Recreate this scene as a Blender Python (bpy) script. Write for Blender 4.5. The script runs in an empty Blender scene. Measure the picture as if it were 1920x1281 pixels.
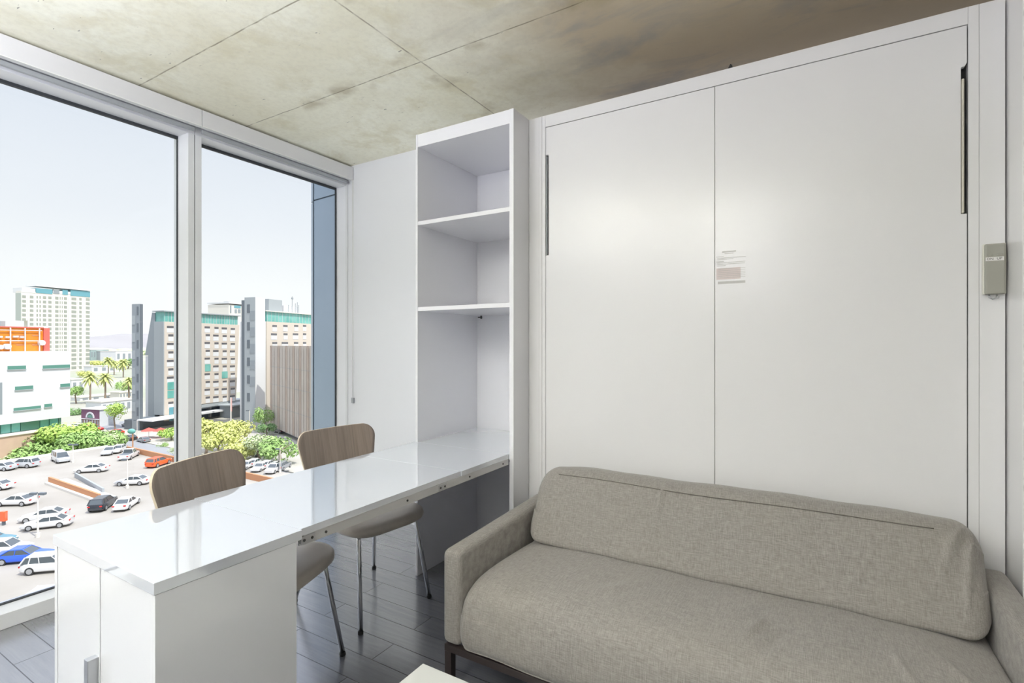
import bpy, bmesh, math, random
from mathutils import Vector, Matrix
random.seed(7)
S = bpy.context.scene
COL = S.collection
R = math.radians

# ------------------------------------------------------------------ camera
FOC, CX, HY, EYE = 955.0, 960.0, 645.0, 1.30
YAW = math.atan(570 / 955.0)
cam_d = bpy.data.cameras.new('camera')
cam_d.sensor_width = 36.0
cam_d.lens = FOC / 1920 * 36
cam_d.shift_y = 4.5 / 1920
cam_d.clip_start = 0.02
cam_d.clip_end = 9000
cam = bpy.data.objects.new('camera', cam_d)
cam.location = (0, 0, EYE)
cam.rotation_euler = (R(90), 0, YAW)
COL.objects.link(cam)
S.camera = cam

# ------------------------------------------------------------------ exposure
S.view_settings.view_transform = 'Standard'
S.view_settings.look = 'None'
S.view_settings.gamma = 1.0
S.view_settings.exposure = 0.85
S.view_settings.use_curve_mapping = False
S.cycles.max_bounces = 10
S.cycles.diffuse_bounces = 6
S.cycles.transparent_max_bounces = 12
S.cycles.sample_clamp_indirect = 8
S.cycles.use_denoising = True

# ------------------------------------------------------------------ sky
W = bpy.data.worlds.new('sky')
S.world = W
W.use_nodes = True
nt = W.node_tree
nt.nodes.clear()
wo = nt.nodes.new('ShaderNodeOutputWorld')
bg = nt.nodes.new('ShaderNodeBackground')
tc = nt.nodes.new('ShaderNodeTexCoord')
sx = nt.nodes.new('ShaderNodeSeparateXYZ')
rmp = nt.nodes.new('ShaderNodeValToRGB')
nt.links.new(tc.outputs['Generated'], sx.inputs[0])
nt.links.new(sx.outputs['Z'], rmp.inputs[0])
e = rmp.color_ramp.elements
e[0].position = 0.0
e[0].color = (0.60, 0.60, 0.605, 1)
e[1].position = 0.9
e[1].color = (1.08, 1.12, 1.36, 1)
for p, c in ((0.10, (0.575, 0.58, 0.59)), (0.20, (0.51, 0.525, 0.56)), (0.36, (0.445, 0.47, 0.525)), (0.50, (0.88, 0.93, 1.12))):
    q = e.new(p)
    q.color = (*c, 1)
nt.links.new(rmp.outputs[0], bg.inputs[0])
bg.inputs[1].default_value = 1.0
nt.links.new(bg.outputs[0], wo.inputs[0])

# ------------------------------------------------------------------ lights
def lamp(name, kind, loc, energy, color=(1, 1, 1), size=None, rot=None, **kw):
    l = bpy.data.lights.new(name, kind)
    l.energy = energy
    l.color = color
    if size is not None:
        if kind == 'AREA':
            l.shape = 'RECTANGLE'
            l.size, l.size_y = size
        elif kind == 'SUN':
            l.angle = size
        else:
            l.shadow_soft_size = size
    for k, v in kw.items():
        setattr(l, k, v)
    o = bpy.data.objects.new(name, l)
    o.location = loc
    if rot is not None:
        o.rotation_euler = rot
    COL.objects.link(o)
    return o

sun = lamp('sun', 'SUN', (0, 0, 60), 2.7, (1.0, 0.955, 0.88), R(0.6))
sun.rotation_euler = Vector((0.50, -0.02, 0.866)).to_track_quat('Z', 'Y').to_euler()
# added fill uplighters, unseen behind the camera (their stands are built with the room)
FILL_LAMPS = [(-1.9, -0.55), (-0.8, -1.1), (-2.4, -2.1), (-1.0, -2.8)]
for lx, ly in FILL_LAMPS:
    lamp('fill_light', 'AREA', (lx, ly, 1.93), 37, (0.915, 0.935, 1.05), (0.30, 0.30), (math.pi, 0, 0))

# ------------------------------------------------------------------ helpers: projection of a sight line onto the world
_s, _c = math.sin(YAW), math.cos(YAW)
def ray(x, y):
    u = (x - CX) / FOC
    v = -(y - HY) / FOC
    return Vector((u * _c - _s, u * _s + _c, v))
def ground(x, y, drop):
    r = ray(x, y)
    t = -drop / r.z
    return Vector((r.x * t, r.y * t, EYE - drop))

# ------------------------------------------------------------------ helpers: objects
def link(o, parent=None):
    COL.objects.link(o)
    if parent is not None:
        o.parent = parent
    return o
def tag(o, label=None, cat=None, group=None, kind=None):
    if label: o['label'] = label
    if cat: o['category'] = cat
    if group: o['group'] = group
    if kind: o['kind'] = kind
    return o
def thing(name, label, cat, loc=(0, 0, 0), rz=0.0, group=None):
    o = bpy.data.objects.new(name, None)
    o.empty_display_size = 0.1
    o.location = loc
    o.rotation_euler = (0, 0, rz)
    link(o)
    return tag(o, label, cat, group)
def structure(name, loc=(0, 0, 0)):
    o = bpy.data.objects.new(name, None)
    o.location = loc
    link(o)
    o['kind'] = 'structure'
    return o
def kids(o):
    return [c for c in bpy.data.objects if c.parent is o]
def copy_tree(o, parent=None, memo=None):
    c = o.copy()
    COL.objects.link(c)
    if parent is not None:
        c.parent = parent
    for ch in [k for k in PARTS.get(o.name, [])]:
        cc = copy_tree(ch, c)
        PARTS.setdefault(c.name, []).append(cc)
    return c
PARTS = {}

class MB:
    def __init__(self):
        self.bm = bmesh.new()
        self.mi = 0
    def _f(self, vs):
        try:
            f = self.bm.faces.new(vs)
            f.material_index = self.mi
            return f
        except ValueError:
            return None
    def box(self, x0, x1, y0, y1, z0, z1):
        v = [self.bm.verts.new((x, y, z)) for z in (z0, z1) for y in (y0, y1) for x in (x0, x1)]
        for q in ((0, 2, 3, 1), (4, 5, 7, 6), (0, 1, 5, 4), (2, 6, 7, 3), (0, 4, 6, 2), (1, 3, 7, 5)):
            self._f([v[i] for i in q])
        return self
    def quad(self, *pts):
        self._f([self.bm.verts.new(p) for p in pts])
        return self
    def prism(self, poly, axis, a, b):
        """poly: list of 2D points in the plane perpendicular to axis."""
        def mk(p, t):
            return {'x': (t, p[0], p[1]), 'y': (p[0], t, p[1]), 'z': (p[0], p[1], t)}[axis]
        A = [self.bm.verts.new(mk(p, a)) for p in poly]
        B = [self.bm.verts.new(mk(p, b)) for p in poly]
        self._f(A)
        self._f(B[::-1])
        n = len(poly)
        for i in range(n):
            self._f([A[i], B[i], B[(i + 1) % n], A[(i + 1) % n]])
        return self
    def tube(self, pts, r, seg=12, cap=True):
        pts = [Vector(p) for p in pts]
        rs = r if isinstance(r, (list, tuple)) else [r] * len(pts)
        rings = []
        ref = None
        for i, p in enumerate(pts):
            if i == 0: t = pts[1] - p
            elif i == len(pts) - 1: t = p - pts[i - 1]
            else: t = (pts[i + 1] - p).normalized() + (p - pts[i - 1]).normalized()
            t.normalize()
            if ref is None:
                ref = Vector((0, 0, 1)) if abs(t.z) < 0.9 else Vector((1, 0, 0))
            a = t.cross(ref).normalized()
            b = a.cross(t).normalized()
            ref = b
            rings.append([self.bm.verts.new(p + (a * math.cos(k * math.tau / seg) + b * math.sin(k * math.tau / seg)) * rs[i]) for k in range(seg)])
        for i in range(len(rings) - 1):
            for k in range(seg):
                self._f([rings[i][k], rings[i][(k + 1) % seg], rings[i + 1][(k + 1) % seg], rings[i + 1][k]])
        if cap:
            self._f(rings[0][::-1])
            self._f(rings[-1])
        return self
    def loft(self, rings, cap=True, closed=True):
        R_ = [[self.bm.verts.new(p) for p in ring] for ring in rings]
        n = len(R_[0])
        for i in range(len(R_) - 1):
            for k in range(n if closed else n - 1):
                self._f([R_[i][k], R_[i][(k + 1) % n], R_[i + 1][(k + 1) % n], R_[i + 1][k]])
        if cap:
            self._f(R_[0][::-1])
            self._f(R_[-1])
        return self
    def ball(self, c, r, seg=12, sc=(1, 1, 1)):
        m = Matrix.Translation(c) @ Matrix.Diagonal((sc[0], sc[1], sc[2], 1))
        res = bmesh.ops.create_uvsphere(self.bm, u_segments=seg, v_segments=max(6, seg // 2), radius=r, matrix=m)
        for v in res['verts']:
            for f in v.link_faces:
                f.material_index = self.mi
        return self
    def build(self, name, mat, parent=None, smooth=False, bevel=0.0, seg=2, loc=None, label=None):
        bmesh.ops.recalc_face_normals(self.bm, faces=self.bm.faces)
        me = bpy.data.meshes.new(name)
        self.bm.to_mesh(me)
        self.bm.free()
        for m in (mat if isinstance(mat, (list, tuple)) else [mat]):
            me.materials.append(m)
        if smooth:
            for p in me.polygons:
                p.use_smooth = True
        o = bpy.data.objects.new(name, me)
        link(o, parent)
        if parent is not None:
            PARTS.setdefault(parent.name, []).append(o)
        if loc is not None:
            o.location = loc
        if label:
            o['label'] = label
        if bevel > 0:
            md = o.modifiers.new('bevel', 'BEVEL')
            md.width = bevel
            md.segments = seg
            md.limit_method = 'ANGLE'
            md.angle_limit = R(40)
            md.harden_normals = False
        return o
def box(name, mat, x0, x1, y0, y1, z0, z1, parent=None, bevel=0.0, seg=2, label=None, smooth=False):
    return MB().box(x0, x1, y0, y1, z0, z1).build(name, mat, parent, bevel=bevel, seg=seg, label=label, smooth=smooth)
def text_part(name, body, size, mat, parent, loc, rot, extrude=0.0003):
    cu = bpy.data.curves.new(name, 'FONT')
    cu.body = body
    cu.size = size
    cu.extrude = extrude
    cu.align_x = 'CENTER'
    cu.align_y = 'CENTER'
    t = bpy.data.objects.new(name, cu)
    COL.objects.link(t)
    bpy.context.view_layer.update()
    me = bpy.data.meshes.new_from_object(t.evaluated_get(bpy.context.evaluated_depsgraph_get()))
    bpy.data.objects.remove(t)
    me.materials.clear()
    me.materials.append(mat)
    o = bpy.data.objects.new(name, me)
    link(o, parent)
    o.location = loc
    o.rotation_euler = rot
    return o

# ------------------------------------------------------------------ helpers: materials
def mat(name, col, rough=0.5, metal=0.0, coat=0.0, spec=0.5, noise=None, bump=None, emit=None, coat_rough=0.03):
    """noise = (scale, amount, second colour) ; bump = (scale, strength)"""
    m = bpy.data.materials.new(name)
    m.use_nodes = True
    n, l = m.node_tree.nodes, m.node_tree.links
    b = n['Principled BSDF']
    b.inputs['Base Color'].default_value = (*col, 1)
    b.inputs['Roughness'].default_value = rough
    b.inputs['Metallic'].default_value = metal
    b.inputs['Coat Weight'].default_value = coat
    b.inputs['Coat Roughness'].default_value = coat_rough
    b.inputs['Specular IOR Level'].default_value = spec
    if emit:
        b.inputs['Emission Color'].default_value = (*emit[0], 1)
        b.inputs['Emission Strength'].default_value = emit[1]
    if noise or bump:
        t = n.new('ShaderNodeTexCoord')
    if noise:
        t1 = n.new('ShaderNodeTexNoise')
        t1.inputs['Scale'].default_value = noise[0]
        t1.inputs['Detail'].default_value = 6
        l.new(t.outputs['Object'], t1.inputs['Vector'])
        mx = n.new('ShaderNodeMix')
        mx.data_type = 'RGBA'
        mr = n.new('ShaderNodeMapRange')
        mr.inputs[1].default_value = 0.35
        mr.inputs[2].default_value = 0.65
        mr.inputs[4].default_value = noise[1]
        l.new(t1.outputs[0], mr.inputs[0])
        l.new(mr.outputs[0], mx.inputs[0])
        mx.inputs[6].default_value = (*col, 1)
        mx.inputs[7].default_value = (*noise[2], 1)
        l.new(mx.outputs[2], b.inputs['Base Color'])
    if bump:
        t2 = n.new('ShaderNodeTexNoise')
        t2.inputs['Scale'].default_value = bump[0]
        t2.inputs['Detail'].default_value = 4
        l.new(t.outputs['Object'], t2.inputs['Vector'])
        bp = n.new('ShaderNodeBump')
        bp.inputs['Strength'].default_value = bump[1]
        bp.inputs['Distance'].default_value = 0.01
        l.new(t2.outputs[0], bp.inputs['Height'])
        l.new(bp.outputs[0], b.inputs['Normal'])
    return m

class NG:
    """tiny node-graph helper"""
    def __init__(self, m):
        self.n, self.l = m.node_tree.nodes, m.node_tree.links
    def new(self, t, **kw):
        o = self.n.new(t)
        for k, v in kw.items():
            setattr(o, k, v)
        return o
    def math(self, op, a, b=None, c=None, clamp=False):
        o = self.n.new('ShaderNodeMath')
        o.operation = op
        o.use_clamp = clamp
        for i, v in enumerate((a, b, c)):
            if v is None: continue
            if isinstance(v, (int, float)): o.inputs[i].default_value = v
            else: self.l.new(v, o.inputs[i])
        return o.outputs[0]
    def mix(self, f, a, b):
        o = self.n.new('ShaderNodeMix')
        o.data_type = 'RGBA'
        for i, v in ((0, f), (6, a), (7, b)):
            if isinstance(v, (int, float)): o.inputs[i].default_value = v
            elif isinstance(v, tuple): o.inputs[i].default_value = (*v, 1)
            else: self.l.new(v, o.inputs[i])
        return o.outputs[2]
    def noise(self, vec, scale, detail=4, rough=0.5, dist=0.0):
        o = self.n.new('ShaderNodeTexNoise')
        o.inputs['Scale'].default_value = scale
        o.inputs['Detail'].default_value = detail
        o.inputs['Roughness'].default_value = rough
        o.inputs['Distortion'].default_value = dist
        self.l.new(vec, o.inputs['Vector'])
        return o.outputs[0]
    def rng(self, v, a, b, c=0.0, d=1.0):
        o = self.n.new('ShaderNodeMapRange')
        self.l.new(v, o.inputs[0])
        for i, x in enumerate((a, b, c, d)):
            o.inputs[i + 1].default_value = x
        return o.outputs[0]
    def mapping(self, vec, scale=(1, 1, 1), loc=(0, 0, 0)):
        o = self.n.new('ShaderNodeMapping')
        o.inputs['Scale'].default_value = scale
        o.inputs['Location'].default_value = loc
        self.l.new(vec, o.inputs['Vector'])
        return o.outputs[0]

def concrete_ceiling():
    m = mat('board_formed_concrete', (0.6, 0.59, 0.5), 0.75)
    g = NG(m)
    b = g.n['Principled BSDF']
    P = g.new('ShaderNodeTexCoord').outputs['Object']
    sp = g.new('ShaderNodeSeparateXYZ')
    g.l.new(P, sp.inputs[0])
    X, Y = sp.outputs[0], sp.outputs[1]
    big = g.noise(P, 1.1, 6, 0.6, 0.6)
    mid = g.noise(P, 4.0, 8, 0.65, 0.3)
    fine = g.noise(P, 38.0, 6, 0.7)
    col = g.mix(g.rng(big, 0.42, 0.62), (0.94, 0.93, 0.80), (0.86, 0.83, 0.67))
    col = g.mix(g.rng(mid, 0.50, 0.66, 0, 0.6), col, (0.72, 0.67, 0.48))
    col = g.mix(g.rng(fine, 0.45, 0.8, 0, 0.3), col, (0.55, 0.52, 0.42))
    # small pits, stretched along the boards
    pit = g.noise(g.mapping(P, (18, 60, 1)), 1.0, 2, 0.5)
    col = g.mix(g.rng(pit, 0.735, 0.78, 0, 0.75), col, (0.16, 0.15, 0.13))
    # falling light and warm lamp tint, painted brown towards the bed wall
    wob = g.noise(P, 2.2, 4, 0.6)
    brown = g.math('MULTIPLY', g.rng(g.math('ADD', X, g.math('MULTIPLY', wob, 0.9)), -1.20, -0.35),
                   g.rng(g.math('ADD', Y, g.math('MULTIPLY', wob, 0.7)), 1.55, 2.35))
    col = g.mix(g.math('MULTIPLY', brown, 0.9), col, (0.50, 0.41, 0.29))
    grey = g.noise(g.mapping(P, (1.3, 3.2, 1), (0.4, 0.2, 0)), 1.4, 5, 0.6, 0.4)
    col = g.mix(g.math('MULTIPLY', g.rng(grey, 0.50, 0.66), g.math('MULTIPLY', brown, 0.55)), col, (0.30, 0.305, 0.315))
    # formwork joints
    wx = g.math('MULTIPLY', g.math('SUBTRACT', g.noise(P, 9.0, 3), 0.5), 0.008)
    def joint(coord, pos, w):
        d = g.math('ABSOLUTE', g.math('ADD', g.math('SUBTRACT', coord, pos), wx))
        return g.math('SUBTRACT', 1.0, g.rng(d, w * 0.35, w))
    lines = None
    rag = g.rng(g.noise(P, 14.0, 5), 0.36, 0.55, 0.25, 1.0)
    for c_, p_, w_ in ((Y, 1.325, 0.0045), (Y, 1.925, 0.0045), (X, -1.67, 0.0055), (Y, 0.1, 0.006), (X, 0.77, 0.006), (Y, -1.1, 0.006)):
        j = joint(c_, p_, w_)
        lines = j if lines is None else g.math('MAXIMUM', lines, j)
    halo = g.math('MULTIPLY', g.math('MAXIMUM', joint(X, -1.67, 0.09), joint(Y, 1.925, 0.08)), g.rng(g.noise(P, 5.0, 5), 0.5, 0.65, 0, 0.55))
    col = g.mix(halo, col, (0.36, 0.30, 0.17))
    col = g.mix(g.math('MULTIPLY', lines, g.math('MULTIPLY', rag, 0.75)), col, (0.24, 0.20, 0.13))
    g.l.new(col, b.inputs['Base Color'])
    bp = g.new('ShaderNodeBump')
    bp.inputs['Strength'].default_value = 0.25
    bp.inputs['Distance'].default_value = 0.004
    g.l.new(g.math('SUBTRACT', g.math('ADD', mid, g.math('MULTIPLY', fine, 0.3)), lines), bp.inputs['Height'])
    g.l.new(bp.outputs[0], b.inputs['Normal'])
    return m

def plank_floor():
    m = mat('dark_laminate', (0.1, 0.1, 0.11), 0.3)
    g = NG(m)
    b = g.n['Principled BSDF']
    P = g.new('ShaderNodeTexCoord').outputs['Object']
    br = g.new('ShaderNodeTexBrick')
    br.offset = 0.37
    br.inputs['Scale'].default_value = 1.0
    br.inputs['Brick Width'].default_value = 1.22
    br.inputs['Row Height'].default_value = 0.128
    br.inputs['Mortar Size'].default_value = 0.0022
    br.inputs['Mortar Smooth'].default_value = 0.4
    br.inputs['Color1'].default_value = (0.135, 0.140, 0.158, 1)
    br.inputs['Color2'].default_value = (0.165, 0.168, 0.185, 1)
    br.inputs['Mortar'].default_value = (0.015, 0.015, 0.018, 1)
    g.l.new(g.mapping(P, (1, 1, 1), (0.35, -0.096, 0)), br.inputs['Vector'])
    gr = g.noise(g.mapping(P, (3.0, 42.0, 1)), 1.0, 8, 0.7, 1.2)
    col = g.mix(g.rng(gr, 0.35, 0.7, 0, 0.55), br.outputs['Color'], (0.22, 0.222, 0.235))
    col = g.mix(g.rng(br.outputs['Fac'], 0, 1, 0, 1), col, (0.02, 0.02, 0.023))
    g.l.new(col, b.inputs['Base Color'])
    g.l.new(g.rng(gr, 0.2, 0.8, 0.20, 0.28), b.inputs['Roughness'])
    b.inputs['Coat Weight'].default_value = 0.75
    b.inputs['Coat Roughness'].default_value = 0.2
    b.inputs['Coat IOR'].default_value = 2.5
    bp = g.new('ShaderNodeBump')
    bp.inputs['Strength'].default_value = 0.13
    bp.inputs['Distance'].default_value = 0.002
    g.l.new(g.math('SUBTRACT', gr, g.math('MULTIPLY', br.outputs['Fac'], 1.5)), bp.inputs['Height'])
    g.l.new(bp.outputs[0], b.inputs['Normal'])
    g.l.new(bp.outputs[0], b.inputs['Coat Normal'])
    g.l.new(g.rng(br.outputs['Fac'], 0, 1, 0.75, 0.15), b.inputs['Coat Weight'])
    b.inputs['Specular IOR Level'].default_value = 0.8
    return m

def veneer(name, ca, cb, cc, rough=0.45):
    m = mat(name, ca, rough)
    g = NG(m)
    b = g.n['Principled BSDF']
    P = g.new('ShaderNodeTexCoord').outputs['Object']
    w = g.noise(g.mapping(P, (1, 34, 1.6)), 1.0, 6, 0.65, 0.8)
    w2 = g.noise(g.mapping(P, (1, 90, 4)), 1.0, 4, 0.6, 0.5)
    w3 = g.noise(g.mapping(P, (1, 7, 0.5)), 1.0, 3, 0.5, 0.4)
    col = g.mix(g.rng(w, 0.36, 0.64), ca, cb)
    col = g.mix(g.rng(w3, 0.52, 0.68, 0, 0.6), col, cc)
    col = g.mix(g.rng(w2, 0.5, 0.75, 0, 0.4), col, (cb[0] * 0.6, cb[1] * 0.6, cb[2] * 0.6))
    g.l.new(col, b.inputs['Base Color'])
    return m

def linen():
    m = mat('grey_beige_linen', (0.3, 0.28, 0.25), 0.9)
    g = NG(m)
    b = g.n['Principled BSDF']
    P = g.new('ShaderNodeTexCoord').outputs['Object']
    a = g.noise(g.mapping(P, (520, 36, 36)), 1.0, 3, 0.6)
    c = g.noise(g.mapping(P, (36, 420, 420)), 1.0, 3, 0.6)
    big = g.noise(P, 3.0, 4)
    f = g.math('ADD', g.math('MULTIPLY', a, 0.5), g.math('MULTIPLY', c, 0.5))
    col = g.mix(g.rng(f, 0.38, 0.62), (0.222, 0.206, 0.192), (0.385, 0.362, 0.338))
    col = g.mix(g.rng(big, 0.3, 0.7, 0, 0.25), col, (0.30, 0.275, 0.235))
    g.l.new(col, b.inputs['Base Color'])
    b.inputs['Sheen Weight'].default_value = 0.25
    b.inputs['Specular IOR Level'].default_value = 0.2
    bp = g.new('ShaderNodeBump')
    bp.inputs['Strength'].default_value = 0.25
    bp.inputs['Distance'].default_value = 0.0012
    g.l.new(f, bp.inputs['Height'])
    g.l.new(bp.outputs[0], b.inputs['Normal'])
    return m

def pane_glass(name='window_glass', tint=(0.97, 0.985, 0.98), refl=0.06):
    m = bpy.data.materials.new(name)
    m.use_nodes = True
    n, l = m.node_tree.nodes, m.node_tree.links
    n.clear()
    o = n.new('ShaderNodeOutputMaterial')
    tr = n.new('ShaderNodeBsdfTransparent')
    tr.inputs[0].default_value = (*tint, 1)
    gl = n.new('ShaderNodeBsdfGlossy')
    gl.inputs['Roughness'].default_value = 0.0
    mx = n.new('ShaderNodeMixShader')
    fr = n.new('ShaderNodeFresnel')
    fr.inputs[0].default_value = 1.25
    l.new(fr.outputs[0], mx.inputs[0])
    l.new(tr.outputs[0], mx.inputs[1])
    l.new(gl.outputs[0], mx.inputs[2])
    l.new(mx.outputs[0], o.inputs[0])
    return m

M = {}
M['ceiling'] = concrete_ceiling()
M['floor'] = plank_floor()
M['wall'] = mat('white_wall_paint', (0.82, 0.83, 0.86), 0.55)
M['wall2'] = mat('warm_grey_wall_paint', (0.50, 0.49, 0.48), 0.6)
M['gloss'] = mat('white_gloss_lacquer', (0.77, 0.78, 0.81), 0.2, coat=0.6, coat_rough=0.06)
M['desk'] = mat('white_high_gloss_top', (0.66, 0.69, 0.75), 0.04, coat=1.0, coat_rough=0.0, spec=0.8)
M['desk'].node_tree.nodes['Principled BSDF'].inputs['Coat IOR'].default_value = 2.5
M['melamine'] = mat('white_melamine', (0.81, 0.81, 0.845), 0.3, coat=0.4, coat_rough=0.1)
M['bedpanel'] = mat('white_satin_panel', (0.79, 0.785, 0.795), 0.25, coat=0.35, coat_rough=0.12)
M['dark_gap'] = mat('dark_recess', (0.03, 0.03, 0.03), 0.8)
M['alu'] = mat('painted_aluminium', (0.76, 0.77, 0.79), 0.38)
M['alu_grey'] = mat('grey_aluminium', (0.40, 0.42, 0.44), 0.4, metal=0.3)
M['gasket'] = mat('black_gasket', (0.04, 0.045, 0.05), 0.6)
M['fascia'] = mat('white_blind_fascia', (0.72, 0.72, 0.73), 0.4)
M['blind'] = mat('grey_blind_cloth', (0.42, 0.42, 0.44), 0.8)
M['chrome'] = mat('chrome', (0.82, 0.83, 0.85), 0.08, metal=1.0)
M['steel'] = mat('brushed_steel', (0.55, 0.56, 0.58), 0.3, metal=0.9)
M['rail'] = mat('pale_metal_rail', (0.60, 0.60, 0.60), 0.35, metal=0.4)
M['screw'] = mat('dark_screw', (0.08, 0.08, 0.08), 0.4, metal=0.7)
M['black'] = mat('black_rubber', (0.02, 0.02, 0.02), 0.6)
M['wenge'] = mat('dark_brown_metal', (0.035, 0.026, 0.025), 0.4)
M['veneer'] = veneer('grey_brown_veneer', (0.335, 0.270, 0.225), (0.235, 0.190, 0.162), (0.43, 0.32, 0.235))
M['ply_edge'] = mat('pale_plywood_edge', (0.62, 0.53, 0.40), 0.6)
M['seat'] = mat('pale_beige_seat', (0.55, 0.50, 0.44), 0.3, noise=(14, 0.4, (0.48, 0.43, 0.37)))
M['linen'] = linen()
M['glass'] = pane_glass()
M['table'] = mat('white_table_top', (0.82, 0.82, 0.80), 0.35)
M['remote'] = mat('grey_green_plastic', (0.36, 0.355, 0.31), 0.45)
M['remote_rim'] = mat('ivory_plastic', (0.72, 0.71, 0.64), 0.4)
M['paper'] = mat('white_paper', (0.80, 0.79, 0.77), 0.8)
M['ink'] = mat('grey_print', (0.42, 0.41, 0.41), 0.8)
M['ink_dark'] = mat('dark_print', (0.12, 0.12, 0.12), 0.8)
M['pink'] = mat('pink_print', (0.70, 0.56, 0.56), 0.8)
M['brass'] = mat('champagne_metal', (0.62, 0.59, 0.50), 0.35)
M['lampglow'] = mat('lit_lamp_diffuser', (0.9, 0.9, 0.9), 0.5, emit=((1.0, 0.93, 0.86), 2.0))

# ================================================================== THE ROOM SHELL
H = 2.69
YB = 2.775            # back wall plane
XW = -3.172           # inner face of the window frames
XG = -3.295           # glass plane
f = box('floor', M['floor'], XW - 0.16, 2.9, -3.3, YB + 0.1, -0.12, 0.0)
tag(f, kind='structure')
f = box('ceiling', M['ceiling'], XW - 0.30, 2.9, -3.3, YB + 0.15, H, H + 0.22)
tag(f, kind='structure')
f = box('wall_back', M['wall'], XW - 0.135, 2.9, YB, YB + 0.14, -0.02, H + 0.02)
tag(f, kind='structure')
f = box('wall_right', M['wall2'], 2.75, 2.9, -3.3, YB, -0.02, H + 0.02)
tag(f, kind='structure')
f = box('wall_front', M['wall2'], XW - 0.2, 2.9, -3.44, -3.3, -0.02, H + 0.02)
tag(f, kind='structure')
trm = box('trim_1', M['alu'], XW, XW + 0.018, YB - 0.012, YB - 0.0005, 0.07, 2.545)
tag(trm, kind='structure')

# windows: a glass wall of bays, each an aluminium frame and one pane
MUL = [2.775, 1.635, 0.50, -0.635, -1.77, -2.905]
for i in range(5):
    y1, y0 = MUL[i], MUL[i + 1]
    w = structure('window_%d' % (i + 1))
    a0, a1 = y0 + 0.038, (y1 - 0.038 if i else y1 - 0.004)
    mb = MB()
    # head, sill with flat top, and the two uprights of this bay
    mb.box(XG - 0.04, XW, y0 + 0.0015, y1 - 0.0015, 2.545, H - 0.001)
    mb.box(XG - 0.04, XW, y0 + 0.0015, y1 - 0.0015, 0.001, 0.071)
    mb.box(XG - 0.04, XW, y0 + 0.0025, a0, 0.071, 2.545)
    if i:
        mb.box(XG - 0.04, XW, a1, y1 - 0.0025, 0.071, 2.545)
    mb.build('frame', M['alu'], w, bevel=0.0015)
    mb = MB()
    mb.box(XG - 0.008, XG + 0.010, a0, a1, 2.529, 2.545)
    mb.box(XG - 0.008, XG + 0.010, a0, a1, 0.071, 0.077)
    mb.box(XG - 0.008, XG + 0.010, a0, a0 + 0.0015, 0.077, 2.529)
    mb.box(XG - 0.008, XG + 0.010, a1 - 0.002, a1, 0.077, 2.529)
    mb.build('gasket', M['gasket'], w)
    box('pane', M['glass'], XG - 0.003, XG + 0.003, a0 + 0.002, a1 - 0.002, 0.074, 2.535, w)
    # dark joint between two bays
    if i:
        box('joint', M['gasket'], XG - 0.03, XW - 0.006, y1 - 0.004, y1 + 0.004, 0.0, 2.545, w)

# roller blinds above the windows
BL = ['white blind cassette over the narrower window pane beside the white wall',
      'white blind cassette over the large left window pane, left of the fascia seam']
for i in range(3):
    y1, y0 = MUL[i] - (0.004 if i == 0 else 0.0015), MUL[i + 1] + 0.0015
    lb = BL[i] if i < 2 else 'white blind cassette continuing over the windows out of view'
    if i == 2:
        break
    if i == 1:
        y0 = -0.63
    t = thing('roller_blind', lb, 'blind', (0, 0, 2.579), 0, 'roller blinds along the top of the windows')
    mb = MB()
    mb.box(-3.100, -3.092, y0, y1, 0.0, 0.094)
    mb.box(-3.168, -3.100, y0, y1, 0.086, 0.094)
    mb.build('fascia', M['fascia'], t, bevel=0.001)
    mb = MB()
    mb.box(-3.122, -3.090, y0, y1, -0.004, 0.0)
    mb.build('bottom_lip', M['table'], t)
    MB().tube([(-3.136, y0 + 0.01, 0.036), (-3.136, y1 - 0.01, 0.036)], 0.030, 20).build('shade_roll', M['blind'], t, smooth=True)
    box('hem_bar', M['alu_grey'], -3.146, -3.128, y0 + 0.02, y1 - 0.02, -0.030, -0.006, t, bevel=0.003)
t = thing('blind_chain', 'thin white blind chain hanging on the white wall beside the window', 'chain', (-3.095, 2.762, 0.86))
mb = MB()
for dx in (0, 0.012):
    mb.tube([(dx, 0, 0.02), (dx, 0, 1.715)], 0.0016, 6)
mb.build('chain', M['table'], t, smooth=True)
mb = MB()
mb.box(-0.006, 0.018, -0.008, 0.0125, -0.02, 0.022)
mb.build('tensioner', M['alu_grey'], t, bevel=0.004)

# stands of the added fill uplighters, unseen behind the camera
LN = ['nearest the desk', 'just behind the viewpoint', 'at the back near the windows', 'at the back in the middle of the room']
for k, (lx, ly) in enumerate(FILL_LAMPS):
    t = thing('fill_uplighter', 'white added fill uplighter ' + LN[k], 'lamp', (lx, ly, 0), 0, 'added fill uplighters behind the viewpoint')
    MB().tube([(0, 0, 0), (0, 0, 0.02)], 0.15, 24).build('base', M['table'], t)
    MB().tube([(0, 0, 0.02), (0, 0, 1.84)], 0.012, 12).build('pole', M['steel'], t)
    MB().tube([(0, 0, 1.80), (0, 0, 1.84), (0, 0, 1.90)], [0.05, 0.19, 0.23], 28).build('bowl', M['table'], t, smooth=True)

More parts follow.
